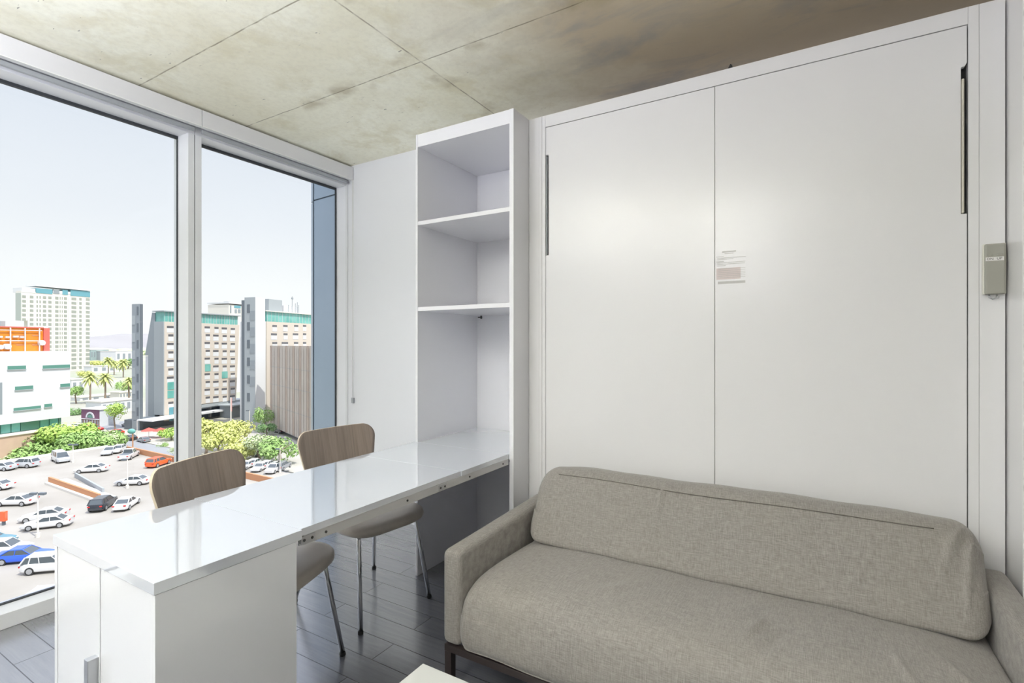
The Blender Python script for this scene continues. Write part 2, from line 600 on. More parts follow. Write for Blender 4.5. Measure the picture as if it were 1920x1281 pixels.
# ================================================================== SHELF UNIT
UX0, UX1, UY, UZ = -1.929, -1.291, 2.178, 2.473
t = thing('shelving_unit', 'tall white open shelving unit between the white wall and the wall bed', 'shelving unit', (0, 0, 0))
box('side_panel', M['melamine'], UX0, UX0 + 0.013, UY, YB - 0.002, 0, UZ, t, bevel=0.0008)
box('side_panel', M['melamine'], UX1 - 0.024, UX1, UY, YB - 0.002, 0, UZ, t, bevel=0.0008)
ux0, ux1 = UX0 + 0.0135, UX1 - 0.0245
box('top_panel', M['melamine'], ux0, ux1, UY + 0.001, YB - 0.014, 2.402, UZ - 0.001, t, bevel=0.0008)
box('back_panel', M['melamine'], ux0, ux1, YB - 0.013, YB - 0.004, 0.0, UZ - 0.003, t)
for z in (1.964, 1.484):
    box('shelf', M['melamine'], ux0, ux1, UY + 0.002, YB - 0.014, z, z + 0.022, t, bevel=0.0008)
box('worktop', M['desk'], ux0, ux1, UY + 0.0002, YB - 0.014, 0.724, 0.75, t, bevel=0.0008, label='glossy white desk-height shelf')
box('stretcher', M['melamine'], ux0, ux1, 2.42, 2.438, 0.655, 0.722, t)
mb = MB()
mb.tube([(ux0 + 0.02, YB - 0.03, 1.474), (ux0 + 0.05, YB - 0.03, 1.474)], 0.004, 8)
mb.tube([(-1.865, YB - 0.04, 1.463), (-1.865, YB - 0.04, 1.483)], 0.006, 8)
mb.build('shelf_pin', M['screw'], t)

# ================================================================== DESK LEAF AND END CABINET
t = thing('extension_desk', 'long white glossy desk leaf running from the end cabinet into the shelving unit', 'desk', (0, 0, 0))
YS = 1.775
def leaf(y0, y1, xl0, xl1, nm):
    mb = MB()
    mb.prism([(xl0, y0), (-1.313, y0), (-1.319, y1), (xl1, y1)], 'z', 0.728, 0.75)
    return mb.build(nm, M['desk'], t, bevel=0.0003, seg=1)
leaf(0.9765, YS - 0.0008, -1.900, -1.926, 'desk_leaf')
leaf(YS + 0.0008, 2.1770, -1.926, -1.936, 'desk_leaf')
mb = MB()
mb.box(-1.345, -1.317, 0.99, 2.172, 0.697, 0.7275)
mb.box(-1.345, -1.339, 0.99, 2.172, 0.690, 0.697)
mb.build('side_rail', M['rail'], t, bevel=0.001)
mb = MB()
mb.box(-1.880, -1.858, 0.99, 2.172, 0.697, 0.7275)
mb.build('side_rail', M['rail'], t, bevel=0.001)
for y in (1.07, 1.44, 1.84, 2.12):
    MB().tube([(-1.3172, y, 0.712), (-1.3145, y, 0.712)], 0.0042, 10).build('screw', M['screw'], t)
for y in (0.980, 1.625):
    mb = MB()
    mb.box(-1.3168, -1.3150, y, y + 0.050, 0.700, 0.724)
    hg = mb.build('hinge', M['steel'], t, bevel=0.0006)
    for dy in (0.010, 0.038):
        MB().tube([(-1.3149, y + dy, 0.712), (-1.3135, y + dy, 0.712)], 0.0045, 10).build('screw', M['screw'], hg)
MB().tube([(-1.3185, 2.183, 0.714), (-1.3175, 2.183, 0.714)], 0.004, 10).build('screw', M['screw'], t)

CX0, CX1, CY0, CY1 = -1.889, -1.304, 0.582, 0.975
t = thing('end_cabinet', 'white gloss cupboard with two doors carrying the near end of the desk', 'cabinet', (0, 0, 0))
box('top_panel', M['desk'], CX0, CX1, CY0, CY1, 0.722, 0.750, t, bevel=0.001, label='glossy white top')
mb = MB()
mb.box(CX0 + 0.001, CX0 + 0.0195, CY0 + 0.004, CY1 - 0.018, 0.02, 0.7215)
mb.build('side_panel', M['gloss'], t, bevel=0.0008)
mb = MB()
mb.box(CX1 - 0.020, CX1 - 0.001, CY0 + 0.003, CY1 - 0.018, 0.02, 0.7215)
mb.build('side_panel', M['gloss'], t, bevel=0.0008)
box('back_panel', M['gloss'], CX0 + 0.0195, CX1 - 0.0205, CY1 - 0.026, CY1 - 0.018, 0.02, 0.721, t)
box('bottom_panel', M['melamine'], CX0 + 0.0195, CX1 - 0.0205, CY0 + 0.024, CY1 - 0.027, 0.03, 0.048, t)
box('plinth', M['melamine'], CX0 + 0.01, CX1 - 0.01, CY0 + 0.04, CY1 - 0.04, 0.0, 0.02, t)
d = box('door', M['gloss'], -1.8635, -1.5950, CY0 + 0.004, CY0 + 0.022, 0.03, 0.7195, t, bevel=0.001)
mb = MB()
mb.box(-1.622, -1.600, CY0 - 0.020, CY0 + 0.0045, 0.19, 0.487)
mb.build('handle', M['steel'], d, bevel=0.0015, label='flat steel bar handle')
d = box('door', M['gloss'], -1.5890, CX1 - 0.0215, CY0 + 0.004, CY0 + 0.022, 0.03, 0.7195, t, bevel=0.001)

# ================================================================== WALL BED CABINET
BY = 2.335
t = thing('wall_bed', 'tall white fold-down wall bed closed upright behind the sofa', 'bed', (0, 0, 0))
box('side_panel', M['bedpanel'], -1.2895, -1.2300, BY, YB - 0.002, 0, 2.473, t, bevel=0.0008)
box('side_panel', M['bedpanel'], 0.4840, 0.5500, BY, YB - 0.002, 0, 2.473, t, bevel=0.0008)
box('frame_post', M['bedpanel'], -1.2290, -1.2140, BY - 0.002, YB - 0.02, 0, 2.473, t, bevel=0.0008)
box('frame_post', M['bedpanel'], -1.2130, -1.1935, BY - 0.001, YB - 0.02, 0, 2.473, t, bevel=0.0008)
box('frame_post', M['bedpanel'], 0.4545, 0.4830, BY - 0.001, YB - 0.02, 0, 2.473, t, bevel=0.0008)
box('header', M['bedpanel'], -1.1930, 0.4540, BY - 0.001, YB - 0.02, 2.413, 2.473, t, bevel=0.0008)
box('gap_shade_sheet', M['dark_gap'], -1.1925, 0.4535, BY + 0.030, BY + 0.040, 0.02, 2.411, t)  # near-black sheet, shade of the front gaps put into its colour
def notched(x0, x1, side, name):
    # a door sheet with a shallow notch for the grip rail on its outer edge
    n0, n1, nd = 1.754, 2.268, 0.016
    if side < 0:
        poly = [(x0, 0.04), (x1, 0.04), (x1, 2.409), (x0, 2.409), (x0, n1), (x0 + nd - 0.003, n1), (x0 + nd, n1 - 0.003), (x0 + nd, n0), (x0, n0)]
    else:
        poly = [(x0, 0.04), (x1, 0.04), (x1, n0), (x1 - nd, n0), (x1 - nd, n1 - 0.003), (x1 - nd + 0.003, n1), (x1 - 0.006, n1), (x1, n1 + 0.012), (x1, 2.409), (x0, 2.409)]
    return MB().prism(poly, 'y', BY - 0.002, BY + 0.018).build(name, M['bedpanel'], t, bevel=0.0007)
notched(-1.1905, -0.3758, -1, 'front_panel')
pr = notched(-0.3738, 0.4510, 1, 'front_panel')
mb = MB()
mb.box(0.4365, 0.4435, BY - 0.006, BY + 0.010, 1.757, 2.225)
mb.build('grip_rail', M['brass'], t, bevel=0.002, label='champagne metal grip rail')
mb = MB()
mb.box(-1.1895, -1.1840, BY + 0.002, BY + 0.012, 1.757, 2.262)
mb.build('grip_rail', M['alu_grey'], t, bevel=0.001, label='grey metal grip rail in its notch')
# faded instruction label: heading, grey lines, pink block, grey bar
lab = MB()
lab.mi = 0
lab.box(-0.372, -0.249, BY - 0.0028, BY - 0.0021, 1.548, 1.702)
lab.mi = 1
yy0, yy1 = BY - 0.0033, BY - 0.0029
lab.box(-0.345, -0.290, yy0, yy1, 1.690, 1.696)
lab.box(-0.335, -0.300, yy0, yy1, 1.6835, 1.687)
for z, xa, xb in ((1.672, -0.369, -0.338), (1.6655, -0.365, -0.252), (1.660, -0.365, -0.300), (1.651, -0.369, -0.338), (1.6455, -0.365, -0.254), (1.639, -0.365, -0.256), (1.633, -0.365, -0.330)):
    lab.box(xa, xb, yy0, yy1, z, z + 0.0028)
lab.mi = 2
lab.box(-0.368, -0.272, yy0 + 0.0002, yy1 + 0.0002, 1.575, 1.624)
lab.mi = 1
for z in (1.620, 1.612, 1.604, 1.597, 1.589, 1.582):
    lab.box(-0.364, -0.254, yy0, yy1, z, z + 0.0016)
lab.box(-0.362, -0.254, yy0, yy1, 1.556, 1.567)
lab.build('instruction_label', [M['bedpanel'], mat('faded_grey_print', (0.58, 0.57, 0.56), 0.8), mat('faded_pink_print', (0.72, 0.63, 0.62), 0.8)], pr, label='faded grey and pink printed label')
# small black wedge left on top of the bed frame
o = MB().prism([(-0.335, 2.4732), (-0.305, 2.4732), (-0.309, 2.496), (-0.316, 2.502), (-0.322, 2.490)], 'y', BY + 0.02, BY + 0.045).build('door_wedge', M['black'], None, bevel=0.001)
tag(o, 'small black wedge on top of the wall bed frame by the ceiling', 'wedge')

# tall wardrobe beside the bed, only its edge in view
t = thing('tall_wardrobe', 'tall white wardrobe whose side panel edges the wall bed on the right', 'wardrobe', (0, 0, 0))
box('side_panel', M['bedpanel'], 0.5545, 0.574, 2.183, YB - 0.002, 0, 2.473, t, bevel=0.001)
box('body', M['melamine'], 0.5745, 1.7, 2.205, YB - 0.002, 0, 2.473, t)
for a, b in ((0.577, 1.136), (1.139, 1.698)):
    dd = box('door', M['melamine'], a, b, 2.186, 2.2045, 0.06, 2.47, t, bevel=0.001)
    xx = b - 0.05 if a < 1 else a + 0.05
    MB().tube([(xx, 2.160, 0.95), (xx, 2.160, 1.25)], 0.006, 10).tube([(xx, 2.160, 0.97), (xx, 2.187, 0.97)], 0.004, 8).tube([(xx, 2.160, 1.23), (xx, 2.187, 1.23)], 0.004, 8).build('handle', M['steel'], dd, smooth=True)

# remote on the right post
t = thing('remote_control', 'grey-green remote handset hung on the post right of the wall bed', 'remote control', (0.519, BY, 1.554))
mb = MB()
mb.box(-0.026, 0.028, -0.022, -0.004, -0.086, 0.086)
mb.build('body', M['remote'], t, bevel=0.006, seg=4)
box('rim', M['remote_rim'], -0.0295, 0.0300, -0.016, -0.0005, -0.0855, 0.0865, t, bevel=0.003, seg=3, label='ivory back shell')
for bx in (-0.012, 0.013):
    mb = MB().ball((bx, -0.0225, 0.047), 0.008, 14, (1, 0.3, 0.6))
    mb.build('button', M['remote'], t, smooth=True)
st = box('name_strip', M['paper'], -0.0235, 0.0225, -0.0228, -0.0219, 0.027, 0.040, t, label='white strip lettered DN UP')
text_part('lettering', 'DN', 0.011, M['ink_dark'], st, (-0.012, -0.0232, 0.0335), (R(90), 0, 0))
text_part('lettering', 'UP', 0.011, M['ink_dark'], st, (0.011, -0.0232, 0.0335), (R(90), 0, 0))
mb = MB()
mb.tube([(-0.012, -0.010, -0.086), (-0.012, -0.012, -0.094), (-0.004, -0.012, -0.101), (0.006, -0.012, -0.096), (0.008, -0.010, -0.087)], 0.0028, 8)
mb.ball((0.010, -0.012, -0.096), 0.004, 8)
mb.build('hook', M['steel'], t, smooth=True)

# ================================================================== SOFA
SX0, SX1 = -1.220, 0.543
t = thing('sofa', 'grey-beige linen two-seat sofa with slim arms in front of the wall bed', 'sofa', (0, 0, 0))
def arm(x0, x1, nm='arm'):
    mb = MB()
    pts = [(1.523, 0.166), (1.523, 0.521), (2.300, 0.548), (2.300, 0.166)]
    ny, nz, nx = 26, 12, 5
    mb.prism(pts, 'x', x0, x1)
    o = mb.build(nm, M['linen'], t, bevel=0.026, seg=5, smooth=True)
    return o
arm(SX0, SX0 + 0.083)
arm(SX1 - 0.083, SX1)
def lerp(a, b, k): return a + (b - a) * k
def smooth_loop(pts, n=10):
    """closed Catmull-Rom through 2D points"""
    out = []
    m = len(pts)
    for i in range(m):
        p0, p1, p2, p3 = pts[(i - 1) % m], pts[i], pts[(i + 1) % m], pts[(i + 2) % m]
        for k in range(n):
            s = k / n
            out.append(tuple(0.5 * (2 * p1[j] + (p2[j] - p0[j]) * s + (2 * p0[j] - 5 * p1[j] + 4 * p2[j] - p3[j]) * s * s + (3 * p1[j] - p0[j] - 3 * p2[j] + p3[j]) * s ** 3) for j in (0, 1)))
    return out
def cushion(name, x0, x1, loop, cen, endr, half, wr=(), droop=0.0, parent=None, dent=0.012, exp=2.4):
    N = 150
    rings = []
    xs = []
    for i in range(N + 1):
        k = i / N
        xs.append(x0 + (x1 - x0) * (0.5 - 0.5 * math.cos(math.pi * k)) * 0.35 + (x1 - x0) * k * 0.65)
    for x in xs:
        dl = min(x - x0, x1 - x)
        q = max(0.0, 1 - dl / endr)
        sc = 1 - 0.42 * q ** exp * (1 if q < 1 else 1)
        sc = max(0.30, (1 - q ** exp) ** (1 / exp)) if q > 0 else 1.0
        ring = []
        for (y, z) in loop:
            yy, zz = y, z
            # scale only by a rim amount so the ends round over
            dy, dz = yy - cen[0], zz - cen[1]
            rim = endr * (1 - sc)
            yy = cen[0] + dy * (1 - rim / half[0])
            zz = cen[1] + dz * (1 - rim / half[1])
            if droop and dz > 0:
                e1 = max(0.0, 1 - dl / 0.28)
                zz -= droop * e1 * e1
            for (wx, wy, wz, dx_, dy_, ln, wd, am) in wr:
                px, py = x - wx, y - wy
                al = px * dx_ + py * dy_
                ac = -px * dy_ + py * dx_
                g = math.exp(-(al / ln) ** 2 - (ac / wd) ** 2) * am * 2.0 * math.cos(ac / wd * 1.6)
                if abs(z - wz) < 0.16:
                    zz += g
                    yy -= g * 0.4
            nz_ = 0.0022 * math.sin(x * 9 + y * 7) + 0.0015 * math.sin(x * 23 + z * 31)
            zz += nz_
            ring.append((x, yy, zz))
        rings.append(ring)
    mb = MB()
    mb.loft(rings)
    return mb.build(name, M['linen'], parent, smooth=True)
seat_loop = smooth_loop([(2.20, 0.20), (2.20, 0.40), (2.05, 0.420), (1.80, 0.428), (1.66, 0.424), (1.585, 0.408), (1.535, 0.372), (1.513, 0.30), (1.507, 0.22), (1.522, 0.178), (1.56, 0.168), (1.85, 0.166), (2.15, 0.166)], 7)
cushion('seat_cushion', SX0 + 0.080, SX1 - 0.080, seat_loop, (1.86, 0.30), 0.045, (0.35, 0.13),
        wr=[(-0.16, 1.74, 0.42, 0.35, 0.94, 0.075, 0.014, 0.007), (-0.10, 1.70, 0.42, 0.30, 0.95, 0.08, 0.018, -0.004),
            (0.20, 1.72, 0.42, -0.25, 0.97, 0.07, 0.015, 0.006), (0.32, 1.78, 0.42, -0.5, 0.87, 0.10, 0.018, 0.006), (-0.62, 1.75, 0.42, 0.7, 0.7, 0.10, 0.03, 0.004)], droop=0.028, parent=t)
back_loop = smooth_loop([(2.30, 0.40), (2.305, 0.55), (2.295, 0.66), (2.255, 0.712), (2.19, 0.722), (2.135, 0.700), (2.098, 0.650), (2.055, 0.565), (2.02, 0.490), (1.995, 0.445), (2.00, 0.420), (2.05, 0.405), (2.18, 0.400)], 7)
bc = cushion('back_cushion', SX0 + 0.098, SX1 - 0.090, back_loop, (2.17, 0.55), 0.07, (0.15, 0.16),
        wr=[(-0.55, 2.10, 0.62, 0.1, 0.99, 0.05, 0.012, 0.005), (0.38, 2.12, 0.66, 0.6, 0.8, 0.05, 0.016, 0.010), (0.41, 2.08, 0.62, 0.3, 0.95, 0.06, 0.012, 0.008), (0.42, 2.11, 0.69, 0.9, 0.4, 0.04, 0.010, 0.008)], droop=0.018, parent=t, exp=2.2)
mb = MB()
mb.tube([(x, 2.128 + 0.003 * math.sin(x * 5), 0.6985 + 0.0022 * math.sin(x * 9 + 2.13 * 7) + 0.0012 * math.sin(x * 4)) for x in [-1.02 + i * 0.05 for i in range(28)]], 0.0016, 6)
mb.build('seam', mat('seam_thread', (0.17, 0.155, 0.135), 0.9), bc, smooth=True)
mb = MB()
mb.box(SX0 + 0.012, SX1 - 0.012, 1.524, 1.550, 0.140, 0.166)
mb.box(SX0 + 0.012, SX1 - 0.012, 2.255, 2.281, 0.140, 0.166)
for x in (SX0 + 0.012, SX1 - 0.038):
    mb.box(x, x + 0.026, 1.550, 2.255, 0.140, 0.166)
mb.build('frame', M['wenge'], t, bevel=0.0015)
for x in (SX0 + 0.013, SX1 - 0.043):
    for y in (1.5245, 2.250):
        box('leg', M['wenge'], x, x + 0.030, y, y + 0.030, 0.0, 0.1395, t, bevel=0.0015)

# ================================================================== COFFEE TABLE
t = thing('coffee_table', 'low white table whose corner shows at the bottom edge, before the sofa', 'table', (-0.951, 0.55, 0))
M['lowtable'] = mat('off_white_laminate', (0.60, 0.61, 0.595), 0.4)
box('tabletop', M['lowtable'], 0, 0.85, 0, 0.554, 0.372, 0.40, t, bevel=0.002)
for x in (0.03, 0.78):
    for y in (0.03, 0.484):
        box('leg', M['lowtable'], x, x + 0.04, y, y + 0.04, 0, 0.3715, t, bevel=0.002)

# ================================================================== CHAIRS
def make_chair():
    c = thing('dining_chair', '', 'chair', (0, 0, 0))
    # seat: padded slab with rounded edge; x forward, y left
    mb = MB()
    NA = 48
    def outline(k, r):
        a = k * math.tau / NA
        ca, sa = math.cos(a), math.sin(a)
        n = 4.2
        rr = (abs(ca) ** n + abs(sa) ** n) ** (-1 / n)
        x = rr * ca * 0.215
        y = rr * sa * (0.228 + 0.012 * ca)
        return x * r, y * r
    prof = [(0.0, 0.470), (0.30, 0.469), (0.60, 0.468), (0.85, 0.467), (0.94, 0.463), (0.985, 0.454), (1.0, 0.442), (0.99, 0.430), (0.955, 0.421), (0.85, 0.417), (0.5, 0.417), (0.0, 0.417)]
    rings = []
    for r, z in prof:
        ring = []
        for k in range(NA):
            x, y = outline(k, max(r, 0.01))
            fr = max(0.0, x - 0.10) / 0.115
            ring.append((x + 0.01, y, z - 0.016 * fr * fr - 0.006 * (1 - (y / 0.23) ** 2) * (1 - fr)))
        rings.append(ring)
    mb.loft(rings)
    mb.build('seat', M['seat'], c, smooth=True)
    # backrest: bent plywood shell
    mb = MB()
    zt, zb, rt, rb = 0.848, 0.58, 0.062, 0.055
    rows = []
    zs = []
    for i in range(9): zs.append(zb + rb * (1 - math.cos(i / 8 * math.pi / 2)))
    for i in range(1, 14): zs.append(lerp(zb + rb, zt - rt, i / 14))
    for i in range(9): zs.append(zt - rt + rt * math.sin(i / 8 * math.pi / 2))
    NU = 24
    def hw(z):
        w = lerp(0.185, 0.232, min(1, max(0, (z - zb) / (0.78 - zb))) ** 0.8)
        if z > zt - rt: w = w - rt + math.sqrt(max(0, rt * rt - (z - zt + rt) ** 2))
        if z < zb + rb: w = w - rb + math.sqrt(max(0, rb * rb - (zb + rb - z) ** 2))
        return w
    TH = 0.011
    F, B = [], []
    for z in zs:
        w = hw(z)
        fr, br = [], []
        for j in range(NU + 1):
            u = -1 + 2 * j / NU
            y = w * u
            x = -0.235 - 0.055 * ((z - zb) / (zt - zb)) ** 1.2 + 0.032 * (y / 0.23) ** 2 - 0.012
            fr.append(mb.bm.verts.new((x, y, z)))
            br.append(mb.bm.verts.new((x - TH, y, z)))
        F.append(fr)
        B.append(br)
    for i in range(len(zs) - 1):
        for j in range(NU):
            mb._f([F[i][j], F[i][j + 1], F[i + 1][j + 1], F[i + 1][j]])
            mb._f([B[i][j + 1], B[i][j], B[i + 1][j], B[i + 1][j + 1]])
    mb.mi = 1
    for i in range(len(zs) - 1):
        mb._f([F[i][0], F[i + 1][0], B[i + 1][0], B[i][0]])
        mb._f([F[i + 1][NU], F[i][NU], B[i][NU], B[i + 1][NU]])
    for j in range(NU):
        mb._f([F[0][j + 1], F[0][j], B[0][j], B[0][j + 1]])
        mb._f([F[-1][j], F[-1][j + 1], B[-1][j + 1], B[-1][j]])
    o = mb.build('backrest', [M['veneer'], M['ply_edge']], c)
    for p in o.data.polygons:
        if p.material_index == 0: p.use_smooth = True
    # chrome frame
    for s in (-1, 1):
        lg = MB().tube([(0.150, s * 0.165, 0.414), (0.162, s * 0.172, 0.395), (0.225, s * 0.207, 0.012)], 0.0105, 16).build('leg', M['chrome'], c, smooth=True)
        MB().tube([(0.2235, s * 0.206, 0.014), (0.2262, s * 0.2078, 0.0)], 0.0125, 14).build('foot', M['black'], lg)
        lg = MB().tube([(-0.165, s * 0.165, 0.414), (-0.178, s * 0.175, 0.395), (-0.272, s * 0.240, 0.012)], 0.0105, 16).build('leg', M['chrome'], c, smooth=True)
        MB().tube([(-0.270, s * 0.239, 0.014), (-0.2745, s * 0.242, 0.0)], 0.0125, 14).build('foot', M['black'], lg)
        MB().tube([(-0.140, s * 0.12, 0.409), (-0.205, s * 0.12, 0.415), (-0.236, s * 0.12, 0.47), (-0.2465, s * 0.12, 0.58), (-0.263, s * 0.12, 0.66)], 0.009, 14).build('back_post', M['chrome'], c, smooth=True)
    mb = MB()
    mb.tube([(0.150, -0.165, 0.407), (0.150, 0.165, 0.407)], 0.009, 12)
    mb.tube([(-0.165, -0.165, 0.407), (-0.165, 0.165, 0.407)], 0.009, 12)
    mb.tube([(0.150, 0.13, 0.407), (-0.165, 0.13, 0.407)], 0.009, 12)
    mb.tube([(0.150, -0.13, 0.407), (-0.165, -0.13, 0.407)], 0.009, 12)
    mb.build('seat_frame', M['chrome'], c, smooth=True)
    return c
ch = make_chair()
ch.location = (-1.838, 1.192, 0)
ch.rotation_euler = (0, 0, R(20))
ch['group'] = 'chairs on the window side of the desk'
ch['label'] = 'wood-backed chrome chair nearer the camera, behind the end cabinet and turned slightly away'
ch2 = copy_tree(ch)
ch2.location = (-1.950, 1.845, 0)
ch2.rotation_euler = (0, 0, R(-7))
ch2['label'] = 'wood-backed chrome chair farther along the desk, next to the shelving unit'

#@@OUTSIDE@@
# ================================================================== OUTSIDE: own facade beside the window
M['fin'] = mat('blue_grey_metal_cladding', (0.30, 0.37, 0.46), 0.32, metal=0.55, noise=(3, 0.3, (0.24, 0.31, 0.40)))
o = MB().prism([(-3.312, 2.82), (-3.663, 2.85), (-3.76, 2.90), (-3.76, 3.5), (-3.312, 3.5)], 'z', -2.0, 2.511).prism(
    [(-3.312, 2.82), (-3.663, 2.85), (-3.76, 2.90), (-3.76, 3.5), (-3.312, 3.5)], 'z', 2.523, 4.5).build('wall_outside', M['fin'])
tag(o, kind='structure')
mb = MB().prism([(-3.338, 2.828), (-3.660, 2.858), (-3.752, 2.906), (-3.752, 3.49), (-3.338, 3.49)], 'z', 2.510, 2.524)
mb.box(-3.668, -3.660, 2.846, 2.856, -2.0, 4.5)
mb.build('cladding_joint', mat('dark_blue_joint', (0.06, 0.09, 0.13), 0.6), o)

ZS, ZD = EYE - 26.0, EYE - 22.0       # street level, parking deck level
# ------------------------------------------------------------------ materials outdoors
def leafmat(name, a, b):
    return mat(name, a, 0.8, noise=(0.9, 0.9, b), spec=0.2)
M['lf_yellow'] = leafmat('yellow_green_leaves', (0.52, 0.56, 0.16), (0.62, 0.64, 0.26))
M['lf_green'] = leafmat('green_leaves', (0.24, 0.40, 0.12), (0.38, 0.52, 0.20))
M['lf_fresh'] = leafmat('fresh_green_leaves', (0.34, 0.52, 0.12), (0.46, 0.60, 0.16))
M['lf_pale'] = leafmat('pale_green_leaves', (0.42, 0.52, 0.28), (0.55, 0.60, 0.38))
M['lf_dark'] = leafmat('dark_green_leaves', (0.13, 0.26, 0.10), (0.26, 0.40, 0.16))
M['bark'] = mat('grey_brown_bark', (0.26, 0.20, 0.15), 0.9)
M['deck'] = mat('pale_parking_concrete', (0.36, 0.34, 0.31), 0.9, noise=(0.12, 0.8, (0.285, 0.265, 0.235)))
M['asphalt'] = mat('grey_asphalt', (0.26, 0.27, 0.29), 0.9, noise=(0.3, 0.4, (0.32, 0.32, 0.33)))
M['paving'] = mat('pale_paving', (0.44, 0.42, 0.38), 0.9, noise=(0.2, 0.5, (0.36, 0.34, 0.30)))
M['ground'] = mat('hazed_valley_ground', (0.36, 0.34, 0.30), 0.95, noise=(0.01, 0.8, (0.28, 0.31, 0.22)))  # pale tone of the far haze is put into the ground colour
M['brown'] = mat('orange_brown_stucco', (0.50, 0.24, 0.12), 0.85)
M['pale'] = mat('pale_curb', (0.66, 0.63, 0.58), 0.85)
M['bwhite'] = mat('white_building_panel', (0.64, 0.65, 0.66), 0.6)
M['brick'] = mat('pinkish_tan_stone', (0.56, 0.40, 0.30), 0.85, noise=(0.6, 0.5, (0.50, 0.35, 0.27)))
M['teal'] = mat('teal_glass', (0.10, 0.34, 0.30), 0.15, spec=0.8, noise=(0.35, 0.7, (0.22, 0.52, 0.47)))
M['teal_blue'] = mat('blue_teal_glass', (0.12, 0.32, 0.38), 0.15, spec=0.8)
M['wdark'] = mat('dark_window_glass', (0.11, 0.11, 0.12), 0.2, spec=0.7)
M['wgreen'] = mat('green_window_glass', (0.10, 0.25, 0.20), 0.2, spec=0.7)
M['tan'] = mat('tan_stucco', (0.56, 0.50, 0.43), 0.8)
M['cream'] = mat('cream_stucco', (0.66, 0.635, 0.58), 0.8)
M['greyp'] = mat('grey_panel', (0.25, 0.28, 0.30), 0.6)
M['greyl'] = mat('light_grey_panel', (0.33, 0.36, 0.375), 0.6)
M['greyd'] = mat('dark_grey_panel', (0.12, 0.14, 0.16), 0.6)
M['orange'] = mat('orange_metal_screen', (0.72, 0.22, 0.012), 0.5, noise=(0.6, 0.5, (0.76, 0.30, 0.05)))
M['redwall'] = mat('coral_red_wall', (0.62, 0.13, 0.10), 0.7)
M['wood'] = mat('brown_wood_panel', (0.36, 0.28, 0.23), 0.7, noise=(0.25, 0.7, (0.43, 0.36, 0.30)))
M['wood_pale'] = mat('pale_brown_panel', (0.47, 0.42, 0.37), 0.7, noise=(0.25, 0.6, (0.40, 0.35, 0.31)))
M['groove'] = mat('dark_groove', (0.06, 0.055, 0.055), 0.8)
M['tyre'] = mat('tyre', (0.03, 0.03, 0.03), 0.8)
M['rim'] = mat('wheel_rim', (0.45, 0.46, 0.48), 0.35, metal=0.6)
M['carglass'] = mat('tinted_car_glass', (0.06, 0.075, 0.085), 0.1, spec=0.8)
M['head'] = mat('headlight_lens', (0.75, 0.76, 0.78), 0.2)
M['tail'] = mat('red_tail_light', (0.55, 0.03, 0.03), 0.3)

# ------------------------------------------------------------------ ground, deck, streets
g_ = MB().box(-5200, -6, -2600, 3800, ZS - 1.0, ZS).build('ground', M['ground'])
tag(g_, kind='structure')
o = box('street', M['asphalt'], -215, -40, 51.5, 65.3, ZS + 0.004, ZS + 0.03); tag(o, kind='structure')
o = box('street', M['asphalt'], -200, -183, 65.4, 260, ZS + 0.004, ZS + 0.03); tag(o, kind='structure')
o = box('street', M['asphalt'], -200, -183, -80, 51.4, ZS + 0.004, ZS + 0.03); tag(o, kind='structure')
o = box('pavement', M['paving'], -182.9, -40, 65.4, 90, ZS + 0.002, ZS + 0.14); tag(o, kind='structure')
o = box('pavement', M['paving'], -182.9, -129.6, 49.6, 51.4, ZS + 0.002, ZS + 0.14); tag(o, kind='structure')
o = box('parking_deck', M['deck'], -129, -38, -30, 49.0, ZS + 0.05, ZD); tag(o, kind='structure')
o = box('parking_lot', M['deck'], -104, -58, 52.2, 62.5, ZS + 0.05, ZS + 1.0); tag(o, kind='structure')
# deck edges and ramp
def low_wall(name, label, m, x0, x1, y0, y1, z0, z1, cat='wall'):
    o = box(name, m, x0, x1, y0, y1, z0, z1, bevel=0.03)
    return tag(o, label, cat)
low_wall('parapet_wall', 'long orange-brown parapet wall along the street edge of the parking deck', M['brown'], -121, -38, 49.02, 49.35, ZD + 0.002, ZD + 1.05)
low_wall('parapet_curb', 'pale concrete curb in front of the green shrubs at the deck end', M['pale'], -129.4, -129.02, -30, 48.9, ZD - 0.6, ZD + 0.45, 'curb')
t = thing('parking_ramp', 'sloping car ramp in the deck with an orange-brown wall along one side', 'ramp', (-95, 31.1, ZD))
box('ramp_wall', M['brown'], -8.7, 9.1, 0.3, 0.6, 0.002, 1.05, t, label='orange-brown side wall')
box('curb', M['pale'], -8.7, 9.1, -0.15, 0.28, 0.002, 0.32, t)
mb = MB().prism([(-8.6, 0.02), (9.0, 0.02), (9.0, 0.10), (-8.6, 0.35)], 'y', 0.65, 2.6)
mb.build('ramp_slab', M['bwhite'], t)
mb = MB().prism([(-9.9, 4.0), (5.0, 2.3), (5.0, 2.55), (-9.9, 4.25)], 'z', 0.002, 0.75)
mb.build('side_wall', M['greyl'], t, label='low grey wall')

